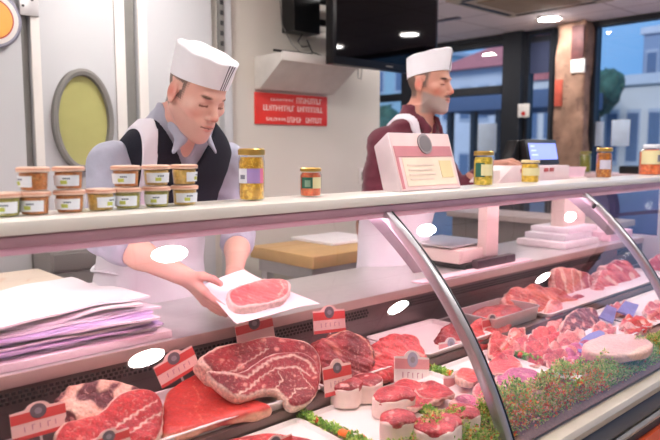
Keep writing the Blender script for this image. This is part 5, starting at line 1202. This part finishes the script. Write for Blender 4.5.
# ---------------- the sheet of paper and the steak on it
n1 = 24; V = []; up = np.array([0,0,1.])
for side in (0, 1):
    for j in range(n1+1):
        for i in range(n1+1):
            u, v = i/n1, j/n1; p = Pp[0]*(1-u)*(1-v)+Pp[1]*u*(1-v)+Pp[2]*u*v+Pp[3]*(1-u)*v
            V.append(p+pn_*(.0015*side+.004*sin(3*u+5*v)-.008*max(0,u-.75)*4*v))
m_ = (n1+1)**2; Fc = []
for j in range(n1):
    for i in range(n1): a = j*(n1+1)+i; Fc += [(a,a+n1+1,a+n1+2,a+1),(m_+a,m_+a+1,m_+a+n1+2,m_+a+n1+1)]
rim = [i for i in range(n1+1)]+[(j+1)*(n1+1)-1 for j in range(1,n1+1)]+[n1*(n1+1)+i for i in range(n1-1,-1,-1)]+[j*(n1+1) for j in range(n1-1,0,-1)]
Fc += [(a,b,b+m_,a+m_) for a,b in zip(rim, rim[1:]+rim[:1])]
o = fixn(build('butcher_paper', V, Fc, mat('bright_white_paper', (250,246,248), .5, noise=(10,.01)))); tag(o, 'white sheet of paper held over the counter under a raw steak', 'paper')
pc = (Pp[0]+Pp[2])/2+pn_*.034
top = [(226,293),(233,287),(246,283),(262,279),(278,277),(288,280),(292,288),(288,297),(276,302),(258,305),(240,308),(230,303)]
def cf(u,v,w,d2,ld,V):
    c = nmix(V, lin(236,134,132), lin(222,108,112), 60, 201); t_ = wob((V[:,0],V[:,1],V[:,2]), 200, 202); c = over(c, lin(240,170,160), (t_-1)*1.5)
    c = over(c, lin(246,214,204), (d2+.009)/.002); c = over(c, FATC, 1.2-ld[0]/.003); return c
o = slab('raw_steak', [onP(pc-pn_*.010, pn_, *p) for p in top], pn_, .024, M_meatfine, cf, amp=.0018, h=.0022, lines=[[onP(pc-pn_*.010, pn_, *p) for p in ((280,280),(284,288),(278,296))]], rnd=.5)
tag(o, 'pink raw steak with a white fat rim lying on the held paper', 'steak')

# ---------------- man in the maroon shirt
M_mar = mat('maroon_shirt', (92,24,44), .8, noise=(40,.08), bump=(90,.25), sheen=.2)
m2 = thing('person', 'bearded man in a white cap and maroon shirt behind the counter', 'person', (2.33,2.08,0))
prof = [(.90,2.33,2.08,.165,.115),(1.02,2.33,2.075,.158,.115),(1.18,2.33,2.05,.170,.122),(1.36,2.33,2.02,.190,.125),(1.46,2.335,1.99,.198,.110),(1.51,2.335,1.97,.188,.09),(1.55,2.335,1.955,.148,.076),(1.58,2.335,1.94,.108,.068),(1.605,2.335,1.94,.072,.06),(1.65,2.335,1.93,.054,.054)]
hc2 = onY(1.90, 428.5, 85); R2 = headframe((.22,-.975), radians(3), 0); hs2 = 1.04
SH = [(2.165,1.985,1.480),(2.52,1.985,1.485)]; EL = [(2.11,1.99,1.24),(2.64,1.93,1.25)]
W2 = [np.array([2.24,2.19,1.10]), np.array([2.745,1.80,1.375])]
F = Field((1.95,1.60,.84),(2.95,2.40,1.98),.004)
trunk(F, prof, 0); T2 = add_head(F, hc2, R2, hs2, (2.34,1.95,1.57), lean=.93)
for s_, e_, w_ in zip(SH, EL, W2):
    F.ell(s_, .050, .03); F.cap(s_, e_, .048, .040, .03); mid = np.array(e_)*.55+w_*.45; F.cap(e_, mid, .042, .040, .02); F.cap(mid, w_, .040, .027, .02)
add_hand(F, W2[0], (.5,.2,-.8), (0,-1,0), (-1,0,-.3), curl=(.3,.3,.3))
add_hand(F, W2[1], (.85,-.45,.10), (.1,-.5,-.9), (-.3,-.8,.5), curl=(.5,.5,.3))
F.build('body', M_skin, m2, colf=headcols(hc2, R2, hs2, lin(160,150,146), .85, lin(58,42,36), lin(96,86,80), SKIN=lin(196,142,120)))
for q in (-1,1): eye(m2, T2, R2, hc2, q, hs2, R2[1]-.05*R2[2])
hat(m2, T2, R2, hs2, .086, -.02, 2.6, front_u=.062, back_u=.020, sag=.006, stripang=.02, stripes=((-.006,.010),), side=0)
F = Field((1.93,1.62,1.0),(2.92,2.34,1.68),.005)
trunk(F, prof, .010)
for s_, e_, w_ in zip(SH, EL, W2):
    s_, e_, w_ = map(np.array, (s_, e_, w_)); F.ell(s_, .060, .03); F.cap(s_, e_, .060, .056, .04); c_ = e_*.25+w_*.75; F.cap(e_, c_, .056, .040, .02)
X,Y,Z = F.all(); F.f += (.0032*wob((X,Y,Z*.6),40,24)+.0030*np.abs(wob((X,Y,Z),64,25))).astype(np.float32)
F.cap((2.345,1.92,1.60),(2.36,1.80,1.74), .062, .10, .01, carve=True); F.ell((2.352,1.86,1.555),(.026,.06,.07),.01,carve=True)
F.build('shirt', M_mar, m2)
F = Field((2.2,1.72,1.47),(2.5,2.10,1.74),.004)
for q in (-1,1):
    c = 2.342; F.chain([(c,1.988,1.628),(c+q*.048,1.968,1.624),(c+q*.066,1.925,1.608),(c+q*.062,1.872,1.576),(c+q*.048,1.845,1.54),(c+q*.068,1.845,1.505)], [.016,.019,.021,.021,.020,.008], k=.008, flat=((q*.75,-.65,.1),.42))
F.build('collar', M_mar, m2)
for k in range(4): disk((2.352, 1.862-.008*k, 1.47-.05*k), .006, .003, '-y', M_black, 'shirt_button', m2, 12)
F = Field((2.08,1.72,1.1),(2.60,2.30,1.66),.005)
band(F, prof, .021, lambda X,Y,Z,cx,cy,a,b: np.abs(X-(2.268-.35*np.clip(Z-1.50,-.3,.3)))-.017+0*Y, 'apron_strap', M_apron, m2, 1.12, 1.61)
ap = [(.50,2.33,2.08,.20,.125),(.80,2.33,2.08,.195,.13),(.94,2.33,2.085,.19,.128),(1.05,2.33,2.075,.175,.125),(1.18,2.33,2.05,.178,.128),(1.30,2.33,2.02,.19,.13)]
F = Field((2.08,1.86,.48),(2.60,2.30,1.30),.007)
band(F, ap, .024, lambda X,Y,Z,cx,cy,a,b: np.maximum(Y-cy-.03, np.where(Z > 1.14, np.abs(X-2.33)-.13-.35*(1.27-Z), -1)), 'apron', M_apron, m2, .5, 1.25, noise=.0035)
legs(m2, 2.33, 2.08, mat('dark_trousers', (46,48,58), .85))
